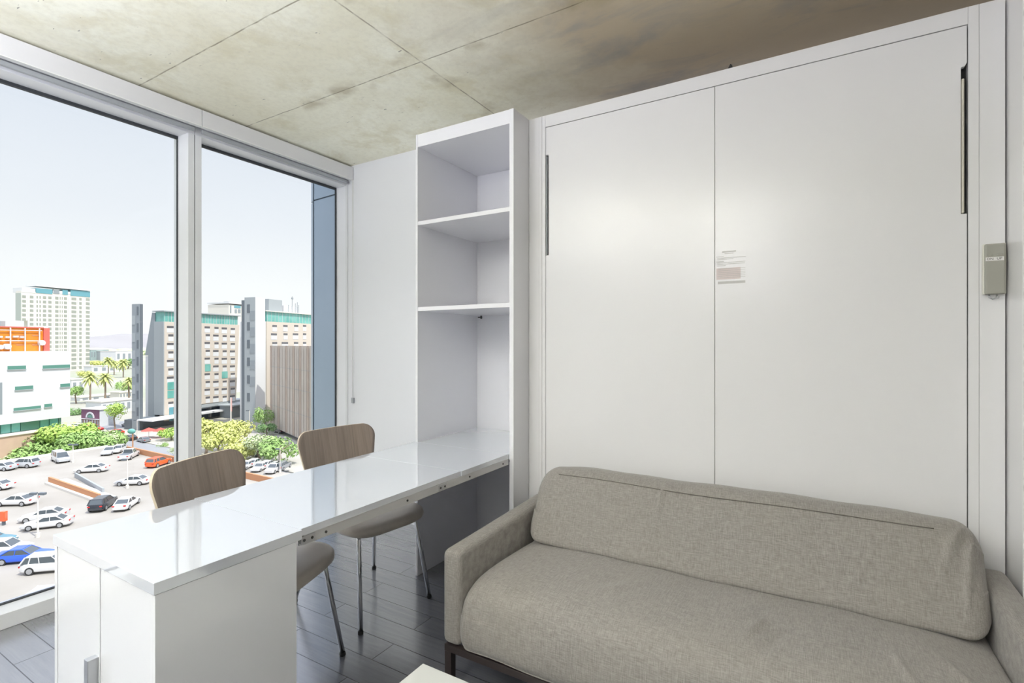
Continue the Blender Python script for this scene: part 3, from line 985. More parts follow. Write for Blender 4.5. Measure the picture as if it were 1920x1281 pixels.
# ------------------------------------------------------------------ cars
def car_mesh_parts(kind, paint, root):
    L, Wd, Hh = {'sedan': (4.7, 1.8, 1.45), 'hatch': (4.2, 1.75, 1.5), 'suv': (4.6, 1.85, 1.7), 'van': (5.0, 1.95, 1.95), 'pickup': (5.5, 1.95, 1.85)}[kind]
    hl, hw = L / 2, Wd / 2
    belt = 0.92 if kind in ('sedan', 'hatch') else 1.05
    nose = 0.72 if kind in ('sedan', 'hatch') else 0.92
    # lower body side outline (x forward)
    rear = {'sedan': 0.98, 'hatch': 1.0, 'suv': 1.08, 'van': 1.12, 'pickup': 1.10}[kind]
    prof = [(-hl, 0.40), (-hl - 0.02, 0.62), (-hl + 0.05, rear), (-hl * 0.5, belt + 0.03), (hl * 0.38, belt), (hl * 0.88, nose + 0.04), (hl - 0.02, nose - 0.14), (hl, 0.42), (hl - 0.08, 0.24), (-hl + 0.10, 0.26)]
    wx = (hl * 0.62, -hl * 0.60)
    mb = MB()
    # cross-section loft along x from the outline: stations with tumblehome
    st = [-hl, -hl + 0.05, -hl + 0.35, -hl * 0.5, 0, hl * 0.38, hl * 0.7, hl * 0.9, hl - 0.02, hl]
    def top(x):
        pts = sorted([(-hl - 0.001, 0.62), (-hl + 0.05, rear), (-hl * 0.5, belt + 0.03), (hl * 0.38, belt), (hl * 0.88, nose + 0.04), (hl - 0.02, nose - 0.12), (hl + 0.001, nose - 0.2)])
        for a, b in zip(pts, pts[1:]):
            if a[0] <= x <= b[0]: return lerp(a[1], b[1], (x - a[0]) / (b[0] - a[0]))
        return 0.6
    rings = []
    for x in st:
        e_ = abs(x) / hl
        w = hw * (1 - 0.10 * max(0, e_ - 0.7) / 0.3 - 0.10 * max(0, e_ - 0.93) / 0.07)
        zt = top(x)
        z0 = 0.26 + 0.08 * max(0, e_ - 0.9) / 0.1
        rings.append([(x, -w * 0.92, z0), (x, -w, z0 + 0.12), (x, -w, 0.62 if zt > 0.7 else zt - 0.08), (x, -w * 0.93, zt - 0.03), (x, -w * 0.82, zt), (x, w * 0.82, zt), (x, w * 0.93, zt - 0.03), (x, w, 0.62 if zt > 0.7 else zt - 0.08), (x, w, z0 + 0.12), (x, w * 0.92, z0)])
    mb.loft(rings)
    mb.build('body', paint, root, smooth=False, bevel=0.03)
    # cabin: glass house and painted roof
    if kind == 'sedan': c0, c1, r0, r1 = -hl * 0.80, hl * 0.42, -hl * 0.42, hl * 0.06
    elif kind == 'hatch': c0, c1, r0, r1 = -hl * 0.94, hl * 0.46, -hl * 0.72, hl * 0.08
    elif kind == 'suv': c0, c1, r0, r1 = -hl * 0.97, hl * 0.44, -hl * 0.80, hl * 0.10
    elif kind == 'van': c0, c1, r0, r1 = -hl * 0.98, hl * 0.66, -hl * 0.92, hl * 0.30
    else: c0, c1, r0, r1 = -hl * 0.18, hl * 0.46, -hl * 0.12, hl * 0.18
    zb, zt = belt - 0.06, Hh - 0.06
    def ringc(k, ex=0.0, dz=0.0):
        xa, xb = lerp(c0, r0, k) - ex, lerp(c1, r1, k) + ex
        w = lerp(hw * 0.90, hw * 0.72, k) + ex
        z = lerp(zb, zt, k) + dz
        return [(xa, -w, z), (xb, -w, z), (xb, w, z), (xa, w, z)]
    MB().loft([ringc(0), ringc(1)]).build('windows', M['carglass'], root, bevel=0.02)
    mb = MB()
    mb.loft([ringc(0.93, 0.012), ringc(1.0, 0.012), [(p[0] * 0.96 + (r0 + r1) / 2 * 0.04, p[1] * 0.9, p[2] + 0.055) for p in ringc(1.0)]])
    def pillar(ka, kb, xf0, xf1, s, wd=0.05):
        a = Vector((lerp(c0, c1, xf0), s * (hw * 0.90 + 0.008), zb))
        b = Vector((lerp(r0, r1, xf1), s * (hw * 0.72 + 0.008), zt))
        mb.tube([a, b], wd, 5)
    for s in (-1, 1):
        pillar(0, 1, 0.0, 0.0, s, 0.075 if kind in ('suv', 'van', 'hatch') else 0.06)
        pillar(0, 1, 1.0, 1.0, s, 0.035)
        pillar(0, 1, 0.50, 0.50, s, 0.035)
        if kind in ('suv', 'van'): pillar(0, 1, 0.22, 0.20, s, 0.05)
    mb.build('roof', paint, root)
    if kind == 'pickup':
        mb = MB()
        mb.box(-hl * 0.95, -hl * 0.22, -hw * 0.78, hw * 0.78, rear - 0.02, rear + 0.012)
        mb.build('cargo_bed', M['greyd'], root)
    for x in wx:
        for s in (-1, 1):
            wr = 0.34 if kind in ('sedan', 'hatch') else 0.38
            w = MB().tube([(x, s * (hw - 0.20), wr), (x, s * (hw + 0.012), wr)], wr, 18).build('wheel', M['tyre'], root)
            MB().tube([(x, s * (hw + 0.008), wr), (x, s * (hw + 0.024), wr)], wr * 0.66, 14).build('hubcap', M['rim'], w)
    for s in (-1, 1):
        MB().box(hl - 0.16, hl + 0.012, s * hw * 0.62 - 0.17, s * hw * 0.62 + 0.17, nose - 0.22, nose - 0.08).build('headlight', M['head'], root, bevel=0.03)
        MB().box(-hl - 0.035, -hl + 0.08, s * hw * 0.72 - 0.15, s * hw * 0.72 + 0.15, 0.74, 0.90).build('tail_light', M['tail'], root, bevel=0.03)
def carpaint(n, c):
    return mat('car_paint_' + n, c, 0.3, coat=0.8)
PAINT = {k: carpaint(k, c) for k, c in {'white': (0.62, 0.62, 0.62), 'silver': (0.50, 0.52, 0.54), 'black': (0.03, 0.035, 0.045), 'blue': (0.02, 0.10, 0.62), 'teal': (0.06, 0.20, 0.27),
         'red': (0.62, 0.03, 0.02), 'orange': (0.75, 0.12, 0.03), 'grey': (0.22, 0.23, 0.25), 'beige': (0.60, 0.57, 0.50)}.items()}
GP = {'d': 'cars parked on the deck', 's': 'cars in the street and the far lot'}
def car(kind, col, label, head, g='d', px=None, drop=22.0, at=None, contact='near', z=None):
    h = R(head)
    hv = Vector((math.cos(h), math.sin(h), 0))
    if at is not None:
        c = Vector((at[0], at[1], EYE - drop))
    else:
        p = ground(px[0], px[1], drop)
        n = Vector((-hv.y, hv.x, 0))
        if n.dot(Vector((p.x, p.y, 0))) < 0: n = -n
        c = p + n * 0.88
    t = thing({'sedan': 'sedan_car', 'hatch': 'hatchback_car', 'suv': 'estate_car', 'van': 'van', 'pickup': 'pickup_truck'}[kind], label, 'car' if kind != 'van' else 'van', (c.x, c.y, (EYE - drop if z is None else z)), h, GP[g])
    car_mesh_parts(kind, PAINT[col], t)
    return t
hv44 = Vector((math.cos(R(44)), math.sin(R(44))))
c1 = Vector((-64.1, 18.0)) + hv44 * 1.40 + Vector((-0.7, 0.72)) * 0.9
c2 = Vector((-69.2, 17.4)) + hv44 * 1.40 + Vector((-0.7, 0.72)) * 0.9
row = Vector((-4.35, -0.3))
P3 = Vector((-55.2, 17.1))
car('suv', 'white', 'white estate car just left of the end cabinet, beside the blue car', 44, at=c1)
car('sedan', 'blue', 'bright blue sedan at the left edge of the window, low on the deck', 44, at=c2)
car('hatch', 'white', 'white hatchback between the blue car and the dark teal one', 44, at=c2 + row)
car('sedan', 'teal', 'dark teal sedan in the row behind the blue car', 44, at=c2 + row * 2)
car('sedan', 'white', 'white sedan nose behind the dark teal car, last of its row', 44, at=c2 + row * 3)
car('hatch', 'silver', 'silver roof peeking over the window sill against the end cabinet', 44, at=P3)
car('sedan', 'white', 'front one of two white sedans side by side left of the desk end', 233.8, px=(83, 993.5))
car('sedan', 'white', 'rear one of two white sedans side by side, half hidden by its twin', 233.8, px=(77, 979))
car('sedan', 'white', 'white sedan parked alone by the lamp post at the left edge', 214, px=(20, 950.5))
car('sedan', 'white', 'white car cut by the left edge, above the lone white sedan', 214, px=(-20, 921))
car('suv', 'silver', 'silver estate car in the top row at the left, below the shrubs', 211, px=(36, 878.5))
car('sedan', 'silver', 'silver car cut by the left edge in front of the shrubs', 211, px=(-8, 884))
car('sedan', 'white', 'white sedan in the middle of the deck above the ramp', 226, px=(167, 887.5))
car('sedan', 'white', 'white sedan right of the ramp, partly behind the nearer chair back', 219, px=(243, 911.5))
car('suv', 'black', 'black car beside the white car at the end of the ramp', 137, px=(208, 951.5))
car('sedan', 'white', 'white car with red tail lights beside the black car', 137, px=(252, 950))
car('sedan', 'silver', 'silver car in the far corner group of the deck, leftmost', -40, px=(216, 850.5))
car('sedan', 'white', 'white car mostly hidden behind the far corner group', -40, px=(232, 847))
car('pickup', 'white', 'white pickup truck at the far corner of the deck', 138, px=(252, 858.5))
car('van', 'silver', 'silver van in front of the green shrubs', -6, px=(102, 867))
car('suv', 'orange', 'orange-red car by the brown parapet, above the nearer chair back', 118, px=(306, 873.5))
car('sedan', 'black', 'black car driving in the street beyond the deck', 182, 's', px=(237, 826), drop=26)
car('sedan', 'grey', 'dark grey car in the street under the green globe', 178, 's', px=(262, 830), drop=26)
car('suv', 'red', 'red car behind the shrubs beside the mural house', 30, 's', px=(173, 808.5), drop=26)
car('sedan', 'red', 'dark red sedan behind the shrubs, right of the other red car', 200, 's', px=(211, 815.5), drop=26)
car('sedan', 'white', 'white car by the corner of the stone podium', 30, 's', px=(147, 804), drop=26)
car('sedan', 'black', 'small black car in the far side street left of the hotel', 180, 's', px=(233, 801), drop=26)
car('sedan', 'white', 'leftmost of the white cars in the lot between the chairs', -60, 's', px=(470, 878), drop=25)
car('sedan', 'white', 'second white car from the left in the lot between the chairs', -60, 's', px=(496, 881.5), drop=25)
car('suv', 'white', 'white estate car, rightmost of the near row between the chairs', -60, 's', px=(522, 885), drop=25)
car('sedan', 'white', 'white car in the back row between the chairs, behind the first', 120, 's', px=(486, 872.5), drop=25)
car('sedan', 'white', 'white car in the back row between the chairs, in the middle', 120, 's', px=(510, 876), drop=25)
car('suv', 'grey', 'dark grey estate car in the back row next to the farther chair', 120, 's', px=(538, 880), drop=25)
car('sedan', 'black', 'black car waiting under the bright yellow-green trees', 175, 's', px=(472, 857), drop=26)
car('suv', 'black', 'black car by the foot of the brown ribbed building', 170, 's', px=(519, 812.5), drop=26)

# ------------------------------------------------------------------ buildings
UA = R(103.9)
class Bld:
    def __init__(self, name, label, px, py, drop, ang=UA, group=None, dist=None):
        self.o = ground(px, py, drop)
        self.o.z = EYE - drop
        self.ang = ang
        self.u = Vector((math.cos(ang), math.sin(ang), 0))
        self.w = Vector((-math.sin(ang), math.cos(ang), 0))
        self.e = thing(name, label, 'building', self.o, ang, group)
    def at(self, x, y, yl=0.0):
        r = ray(x, y)
        q = self.o + self.w * yl - Vector((0, 0, EYE))
        t = q.dot(self.w) / r.dot(self.w)
        p = Vector((0, 0, EYE)) + r * t - self.o
        return p.dot(self.u), p.z
    def side(self, x, y, xl=0.0):
        r = ray(x, y)
        q = self.o + self.u * xl - Vector((0, 0, EYE))
        t = q.dot(self.u) / r.dot(self.u)
        p = Vector((0, 0, EYE)) + r * t - self.o
        return p.dot(self.w), p.z
    def fb(self, name, m, x0, y0, x1, y1, out=0.15, inn=0.15, yl=0.0, parent=None, bevel=0.0, label=None):
        """box on the front plane between two photo points, upper left and lower right"""
        a, b = self.at(x0, y0, yl), self.at(x1, y1, yl)
        zt = self.at((x0 + x1) / 2, y0, yl)[1]
        zb_ = self.at((x0 + x1) / 2, y1, yl)[1]
        return box(name, m, a[0], b[0], yl - out, yl + inn, zb_, zt, parent or self.e, bevel=bevel, label=label)

# --- hotel with tan lit face, shaded flank, two grey stair slabs and a teal glass storey
hb = Bld('hotel_building', 'tan hotel with grey stair slabs and a teal glass top storey, centre of the view', 308, 800, 26)
sR = hb.at(449, 650)[0]
zR = hb.at(340, 584.5)[1]
zT = hb.at(340, 604.5)[1]
yD = hb.side(290, 650)[0]
zlow = hb.at(430, 751.5)[1]
hbw = MB()
hbw.prism([(0.02, hb.at(320, 788)[1]), (hb.at(334, 700)[0], hb.at(334, 788)[1]), (hb.at(336, 700)[0], zlow + 0.1), (sR - 1.6, zlow), (sR, zT), (0.02, zT)], 'y', 0.0, 2.0)
hbw.build('lit_wall', M['tan'], hb.e)
box('flank', M['greyl'], 0.0, sR - 2.2, 2.05, yD, 3.6, zT - 0.02, hb.e)  # shade on the wing's side is put into this grey and the panel's
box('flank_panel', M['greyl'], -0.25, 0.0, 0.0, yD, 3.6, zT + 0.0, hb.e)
def sp(x, y): return hb.side(x, y, -0.25)
hbw = MB().prism([sp(290, 587), sp(284.8, 586), sp(271.6, 666), sp(277.6, 667), sp(277.6, 790), sp(290, 792)], 'x', -0.2, 6.0)
hbw.build('slanted_wing', M['greyp'], hb.e)
hbw = MB().prism([sp(277.4, 668), sp(268.5, 668), sp(268.5, 790), sp(277.4, 790)], 'x', 0.5, 6.0)
hbw.build('white_wing', M['bwhite'], hb.e)
gl = box('glazed_storey', M['teal'], 0.05, sR - 0.5, 0.25, yD - 0.3, zT, zR - 0.35, hb.e)
n = 0
for i in range(26):
    s = 0.3 + i * (sR - 1.2) / 25
    box('mullion', M['bwhite'], s, s + 0.07, 0.15, 0.245, zT + 0.01, zR - 0.37, gl)
box('roof_edge', M['greyl'], -0.6, sR + 0.3, -0.5, yD + 0.3, zR - 0.34, zR, hb.e)
cols = [((383.5, 393.5), (385.5, 393.5)), ((402, 409.7), (399.5, 409.7)), ((415.5, 425.5), (417.5, 425)), ((432.5, 440.5), (431, 440.5))]
def hotel_win(x0, x1, y, green=False):
    a, z1 = hb.at(x0, y)
    b, _ = hb.at(x1, y)
    dz = 0.68
    o = MB()
    if green:
        o.box(a, b, -0.10, 0.05, z1 - 2.4, z1)
        return o.build('window', M['teal'], hb.e)
    o.box(a, b, -0.04, 0.06, z1 - dz, z1)
    w = o.build('window', M['wdark'], hb.e)
    box('spandrel', M['bwhite'], a, b, -0.06, 0.03, z1 - 2.15, z1 - dz - 0.08, w)
    return w
for r in range(11):
    y = 611.9 + r * 14.72
    for ci, (ca, cb) in enumerate(cols):
        xx = ca if r % 2 == 0 else cb
        if (r, ci) == (5, 0): hotel_win(384.3, 394.5, 683.5, True); continue
        if (r, ci) == (6, 2): hotel_win(416, 426.5, 697, True); continue
        yy = y + (xx[0] - 383) * (0.07 - r * 0.0145) * 0.9
        if r == 10 and ci > 9: continue
        if yy < 752: hotel_win(xx[0], xx[1], yy)
for r, y in enumerate((611, 627, 643, 659, 675, 691, 706.5, 754)):
    hotel_win(*((313, 325.5) if r % 2 == 0 else (315.5, 325)), y)
hotel_win(314, 326, 717, True); hotel_win(314, 326, 733, True)
box('lobby_glass', M['teal_blue'], hb.at(317, 764)[0], hb.at(331, 764)[0], -0.12, -0.01, hb.at(320, 790)[1] + 0.05, hb.at(320, 764)[1], hb.e)
box('orange_panel', M['brown'], hb.at(325, 764)[0], hb.at(333, 764)[0], -0.2, -0.125, hb.at(325, 790)[1] + 0.05, hb.at(325, 765)[1], hb.e)
# canopy, ground-floor glass under the overhang
box('canopy', M['bwhite'], -9.0, hb.at(334, 795)[0], -6.5, -0.3, 3.1, 3.45, hb.e)
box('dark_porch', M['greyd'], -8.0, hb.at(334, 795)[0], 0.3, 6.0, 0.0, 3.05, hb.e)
box('overhang_soffit', M['greyl'], hb.at(340, 765)[0], sR + 4, 0.1, 12, zlow - 1.2, zlow - 0.1, hb.e)
box('lower_canopy', M['bwhite'], hb.at(340, 765)[0], hb.at(415, 765)[0], -2.0, 3.0, zlow - 3.2, zlow - 2.6, hb.e)
box('ground_floor_glass', mat('blue_grey_glass', (0.13, 0.18, 0.24), 0.2), hb.at(340, 780)[0], sR + 4, 4.0, 9.0, 0.0, zlow - 1.3, hb.e)
for x in (385, 407):
    s = hb.at(x, 780)[0]
    box('column', M['bwhite'], s, s + 0.5, 3.1, 3.9, 0.0, zlow - 1.3, hb.e)
box('entrance_roof', M['greyl'], hb.at(408, 790)[0], hb.at(486, 790)[0], -7, 1.0, 4.2, 4.6, hb.e)
box('entrance_wall', M['greyp'], hb.at(412, 790)[0], hb.at(470, 790)[0], -5, 0.0, 0.0, 4.15, hb.e)

def slab(px_, base, drop, top_y, back_x, front_x, nm, label_mat_lit, yb0=None, rows=7, y_first=0, dy=0, wx=(0, 0)):
    p = ground(px_, base, drop)
    q = p - hb.o
    X0, Y0 = q.dot(hb.u), q.dot(hb.w)
    r = ray(px_, top_y)
    zt = EYE + (p.xy.length / Vector((r.x, r.y)).length) * r.z - hb.o.z
    yb = hb.side(back_x, 650, X0)[0]
    xf = hb.at(front_x, 650, Y0)[0]
    o = MB()
    o.box(X0, xf, Y0, yb, 0, zt)
    return X0, Y0, zt, yb, xf, o
# near stair slab B: chequered grey flank, bright lit face
X0, Y0, zt, yb, xf, o = slab(479, 803, 26, 557, 459, 497, 'b', None)
sl = o.build('stair_tower', M['bwhite'], hb.e, label='bright white stair slab with chequered grey flank')
box('flank_cladding', M['greyl'], X0 - 0.12, X0 - 0.01, Y0 + 0.02, yb, 0, zt - 0.05, sl)
box('dark_strip', M['greyd'], X0 - 0.06, xf - 1.0, yb + 0.01, hb.side(453, 650, X0)[0], 0, zt - 0.9, sl)  # dark grey strip between the slab's flank and the wing
for i in range(11):
    zz = zt - 3.0 - i * 2.55 * 1.0
    if zz < 3: break
    if i % 2 == 1:
        box('dark_panel', M['greyp'], X0 - 0.2, X0 - 0.125, Y0 + 0.1, lerp(Y0, yb, 0.48), zz - 1.6, zz + 1.3, sl)
for i in range(8):
    y_ = 571 + i * 33.2
    zz = hb.side(466, y_, X0)[1]
    if zz - 2.6 < 3: break
    box('window', M['greyd'], X0 - 0.2, X0 - 0.125, hb.side(469, 650, X0)[0], hb.side(464, 650, X0)[0], zz - 2.6, zz, sl)
zB, YB_, XB_, ybB = zt, Y0, X0, yb
# far stair slab A
X0, Y0, zt, yb, xf, o = slab(262, 808, 26, 570, 248, 268, 'a', None)
sl = o.build('stair_tower', M['greyd'], hb.e, label='thin grey stair slab standing left of the wing')
box('flank_cladding', M['greyp'], X0 - 0.12, X0 - 0.01, Y0 + 0.02, yb, 0, zt - 0.05, sl)
for i in range(12):
    zz = zt - 2.2 - i * 2.6
    if zz < 3: break
    if i % 2 == 1:
        box('dark_panel', M['greyl'], X0 - 0.2, X0 - 0.125, lerp(Y0, yb, 0.55), yb - 0.1, zz - 1.4, zz + 1.3, sl)
for i in range(7):
    y_ = 575 + i * 31.5
    zz = hb.side(258, y_, X0)[1]
    box('window', M['greyd'], X0 - 0.2, X0 - 0.125, hb.side(260.5, 650, X0)[0], hb.side(257.5, 650, X0)[0], zz - 2.5, zz, sl)
# right wing
YW_ = YB_ + 1.2
DW_ = ybB - YW_ - 0.8
xa, xb = hb.at(500, 620, YW_)[0], hb.at(600, 620, YW_)[0]
zt = hb.at(503, 582.5, YW_)[1]
zg = hb.at(503, 603, YW_)[1]
wg = MB().box(xa, xb, YW_, YW_ + DW_, 0, zg).build('right_wing', M['tan'], hb.e)
box('right_wing_rear', M['tan'], xa + 9, xb, YW_ + DW_ + 0.01, YW_ + 16, 0, zt - 0.31, wg)
gl = box('glazed_storey', M['teal'], xa + 0.05, xb, YW_ + 0.1, YW_ + DW_ - 0.2, zg + 0.01, zt - 0.3, hb.e)
for i in range(16):
    s = xa + 0.4 + i * (xb - xa) / 16
    box('mullion', M['bwhite'], s, s + 0.07, YW_ + 0.02, YW_ + 0.095, zg + 0.05, zt - 0.32, gl)
box('roof_edge', M['pale'], xa - 0.8, xb, YW_ - 0.5, YW_ + DW_ + 0.2, zt - 0.29, zt, hb.e)
box('white_pier', M['bwhite'], xf if False else hb.at(497.2, 620, YW_)[0], xa - 0.02, YW_ + 0.3, YW_ + 10, 0, zg, hb.e)
for yr, xs_ in ((609.5, ((510.5, 519), (531, 539), (551.5, 559), (568, 574))), (625, ((508, 519), (531.5, 539), (549, 559), (568, 574))), (641.5, ((510.5, 519.5), (528, 540), (551, 559), (568, 574)))):
    for x0, x1 in xs_:
        a, z1 = hb.at(x0, yr, YW_)
        b, _ = hb.at(x1, yr, YW_)
        w = box('window', M['wdark'], a, b, YW_ - 0.06, YW_ + 0.05, z1 - 0.62, z1, wg)
        box('spandrel', M['bwhite'], a, b, YW_ - 0.08, YW_ + 0.03, z1 - 2.1, z1 - 0.7, w)
# roof structures
a = hb.at(504, 560, YW_ + 1); b = hb.at(529, 560, YW_ + 1)
box('plant_room', M['greyl'], a[0], b[0], YW_ + 1, YW_ + 4, zt + 0.01, a[1] - 0.1, hb.e)
a2 = hb.at(532, 560, YW_ + 2); b2 = hb.at(560, 560, YW_ + 2)
box('plant_room', M['bwhite'], a2[0], b2[0], YW_ + 2, YW_ + 5, zt + 0.01, zt + 2.4, hb.e)
for x, y in ((541, 572), (548, 556), (554, 569), (557.5, 567), (560, 572)):
    s, z = hb.at(x, y, YW_ + 1.5)
    mb = MB().tube([(s, YW_ + 1.5, zt + 0.01), (s, YW_ + 1.5, z)], 0.10, 6)
    if x == 548: mb.box(s - 0.4, s + 0.4, YW_ + 1.4, YW_ + 1.6, z - 1.0, z - 0.4)
    mb.build('roof_antenna', M['greyp'], hb.e)

# --- cream building behind the hotel roof
bb = Bld('apartment_building', 'cream apartment block with teal balcony glass just behind the hotel roof', 429, 738, 26)
a, b = bb.at(429, 571), bb.at(470, 571)
w = box('wall', M['cream'], 0, b[0], 0, 14, 0, a[1], bb.e)
for x0, x1, y0, y1 in ((431, 433.5, 573, 587), (439, 451, 573, 578), (440, 444, 580, 587), (446, 451, 580, 587)):
    bb.fb('window', M['teal_blue'] if y1 < 580 else M['greyp'], x0, y0, x1, y1)
bb.fb('roof_edge', M['bwhite'], 428, 568.5, 470, 571, 0.6, 14.2)
bb.fb('plant_room', M['greyl'], 436, 565.5, 441, 568.4, -3, 6)

# --- brown ribbed building with overhanging box
rb = Bld('ribbed_building', 'brown building clad in tall vertical panels, its box overhanging the street', 507, 806, 26, R(160.6 - 180))
e1 = rb.at(600, 700)[0]
zt = rb.at(507, 648.5)[1]
zb2 = rb.at(507, 797)[1]
w = box('wall', M['wood'], 0, e1, 0.4, 18, zb2, zt, rb.e, label='brown box raised above a recessed base')
box('recessed_base', mat('shaded_blue_glass', (0.16, 0.20, 0.26), 0.3), 1.0, e1, 1.6, 16, 0, zb2 - 0.02, rb.e)  # blue shade under the box is put into the glass colour
xs_ = [507.2, 511, 515.5, 521, 525.5, 530.5, 536, 540, 545, 549.5, 553.5, 558, 562, 566, 571, 576, 581, 587, 593, 599]
for i in range(len(xs_) - 1):
    sa, sb = rb.at(xs_[i], 700)[0], rb.at(xs_[i + 1], 700)[0]
    gp = 0.46 if i % 2 else 0.24
    mb = MB().box(sa + 0.02, sb - gp, -0.15, 0.38, zb2 - 0.1, zt + 0.05)
    mb.build('cladding_panel', M['wood'] if i % 3 == 0 else M['wood_pale'], w)
    MB().box(sb - gp + 0.01, sb + 0.01, 0.02, 0.38, zb2, zt).build('groove', M['groove'], w)
for z_ in (zb2 + (zt - zb2) * q for q in (0.26, 0.52, 0.74)):
    box('panel_joint', M['greyp'], 0.02, e1, -0.17, -0.155, z_, z_ + 0.07, w)

# --- white laboratory building at left
wb = Bld('office_building', 'white building with narrow green windows on a tan stone podium, at the left', 143, 846, 26)
xl = wb.at(-60, 800)[0]
zp = wb.at(100, 804)[1]
box('podium', M['brick'], xl, 0, 0, 30, 0, zp - 0.3, wb.e, label='tan stone podium')
box('podium_cap', M['pale'], xl, 0.25, -0.25, 30.2, zp - 0.29, zp, wb.e)
YL = 2.0
xe = wb.at(117.5, 790, YL)[0]
zg = wb.at(60, 789, YL)[1]
gb = box('glass_storey', M['wgreen'], xl, xe, YL + 0.6, 26, zp + 0.01, zg, wb.e)
for x0, x1 in ((-30, 2), (4, 22), (24, 40), (41.5, 76), (78, 93.5), (95.5, 111), (112, 117)):
    a, b = wb.at(x0, 790, YL)[0], wb.at(x1, 790, YL)[0]
    box('pane', M['teal'] if x0 in (4, 24, 78, 95.5) else M['wgreen'], a, b, YL + 0.42, YL + 0.59, zp + 0.1, zg - 0.15, gb)
wb.fb('recessed_window', M['wgreen'], 65, 822.5, 92, 838, 0.1, 0.1)
xr = wb.at(131.5, 720, YL - 1.0)[0]
zt = wb.at(60, 659, YL - 1.0)[1]
yf = YL - 1.0
w = box('wall', M['bwhite'], xl, xr, yf, 26, zg + 0.01, zt, wb.e, label='white flat facade')
for x0, y0, x1, y1 in ((14, 686, 48.5, 692.5), (80, 684.5, 131, 690.5), (28, 724, 62, 730.5), (113, 719.5, 131, 725.5), (25.5, 763, 76.5, 768), (83, 757.5, 97.5, 763)):
    wn = wb.fb('window', M['wgreen'], x0, y0, x1, y1, 0.05, 0.1, yf)
    wb.fb('sill', M['greyl'], x0 - 1, y1 + 0.1, x1, y1 + 1.4, 0.25, 0.1, yf, parent=wn)
wb.fb('recess', M['greyp'], -20, 718, 4, 778, 0.06, 0.1, yf, label='grey recessed bay')
# orange mechanical screen on the roof
yo = yf + 3.0
zo = wb.at(60, 615.5, yo)[1]
xo = wb.at(80.5, 640, yo)[0]
xo2 = wb.at(91.5, 640, yo)[0]
sc = box('rooftop_screen', M['orange'], xl, xo, yo, yo + 0.3, zt + 0.01, zo, wb.e, label='orange rooftop screen with white pipes')
box('screen_end', M['redwall'], xo + 0.01, xo2, yo - 0.3, yo + 10, zt + 0.01, zo + 0.1, wb.e, label='coral red end wall')
box('screen_top', M['redwall'], xl, xo, yo - 0.3, yo + 0.35, zo + 0.01, zo + 0.25, wb.e)
for y_, x_ in ((620.5, 78), (639.5, 78)):
    s, z = wb.at(x_, y_, yo - 0.3)
    MB().tube([(xl, yo - 0.35, z), (s, yo - 0.35, z)], 0.09, 8).build('pipe', M['bwhite'], sc)
for x_ in (18.5, 46, 73):
    s, z = wb.at(x_, 640, yo - 0.3)
    MB().tube([(s, yo - 0.5, zt + 0.01), (s, yo - 0.5, zo)], 0.13, 8).build('pipe', M['bwhite'], sc)
for x_, y_, r in ((12, 650, 0.62), (77, 643, 0.6), (-1, 651, 0.5)):
    s, z = wb.at(x_, y_, yo - 0.3)
    MB().tube([(s, yo - 0.9, z), (s, yo - 0.05, z)], r, 18).build('duct_end', M['bwhite'], sc)
for x0, x1, y_ in ((8, 15, 632.5), (22, 32, 631.5), (35, 42, 632.5), (-4, 2, 632)):
    a, z = wb.at(x0, y_, yo)
    b, _ = wb.at(x1, y_, yo)
    MB().tube([(a, yo - 0.4, z), (b, yo - 0.4, z)], 0.22, 10).build('tank', M['bwhite'], sc)
for x0 in (30, 60):
    for y_ in (628, 646):
        a, z = wb.at(x0, y_, yo); b, _ = wb.at(x0 + 14, y_, yo)
        box('louvre', M['brown'], a, b, yo - 0.06, yo - 0.01, z - 0.25, z, sc)
a, z = wb.at(1, 602, yo + 8); b, _ = wb.at(10, 602, yo + 8)
box('chimney', M['greyl'], a, b, yo + 8, yo + 10, zt + 0.01, z, wb.e)

# --- tall cream tower
tw = Bld('residential_tower', 'tall cream apartment tower with a blue glass crown, behind the white building', 40, 700, 26)
e0 = 0.0
e1 = tw.at(168, 640)[0]
zc = tw.at(80, 548.5)[1]
dep = tw.side(30, 575)[0]
zover = tw.side(35, 601)[1]
xin = tw.at(55, 620)[0]
w = box('wall', M['cream'], 0, e1, 0, dep, zover, zc, tw.e)
box('lower_wall', M['cream'], xin, e1, 0.02, dep, 0, zover - 0.01, tw.e)
box('shaded_flank', mat('shaded_cream_wall', (0.40, 0.44, 0.40), 0.8), -0.4, -0.01, 0.0, dep, zover, zc - 2, tw.e)  # shade on the tower's side, put into a greyer wall colour
tw.fb('parapet', M['bwhite'], 41, 540.5, 66, 549, 0.2, 12)
cr = tw.fb('glass_crown', M['teal_blue'], 67, 541.5, 98, 550.5, 0.3, 12)
tw.fb('glass_crown', M['greyp'], 100, 543, 111, 551, 0.3, 12)
tw.fb('glass_crown', M['teal_blue'], 117, 543.5, 127, 553, 0.3, 12)
tw.fb('glass_crown', M['teal_blue'], 132, 545, 168.5, 556, 0.3, 12)
tw.fb('crown_roof', M['bwhite'], 66, 538.7, 169.5, 541.2, 1.2, 13)
tw.fb('plant_room', M['bwhite'], 99, 546, 132, 551, 0.1, 10)
tcols = [(41.5, 48.5), (56, 62.5), (68.5, 71), (74, 76.5), (80.5, 86.5), (90.5, 96.5), (103.5, 109.5), (112, 113.5), (116, 117.5), (120, 125.5), (134, 143), (148.5, 153), (161, 168)]
small = []
cnt = 0
rest = MB()
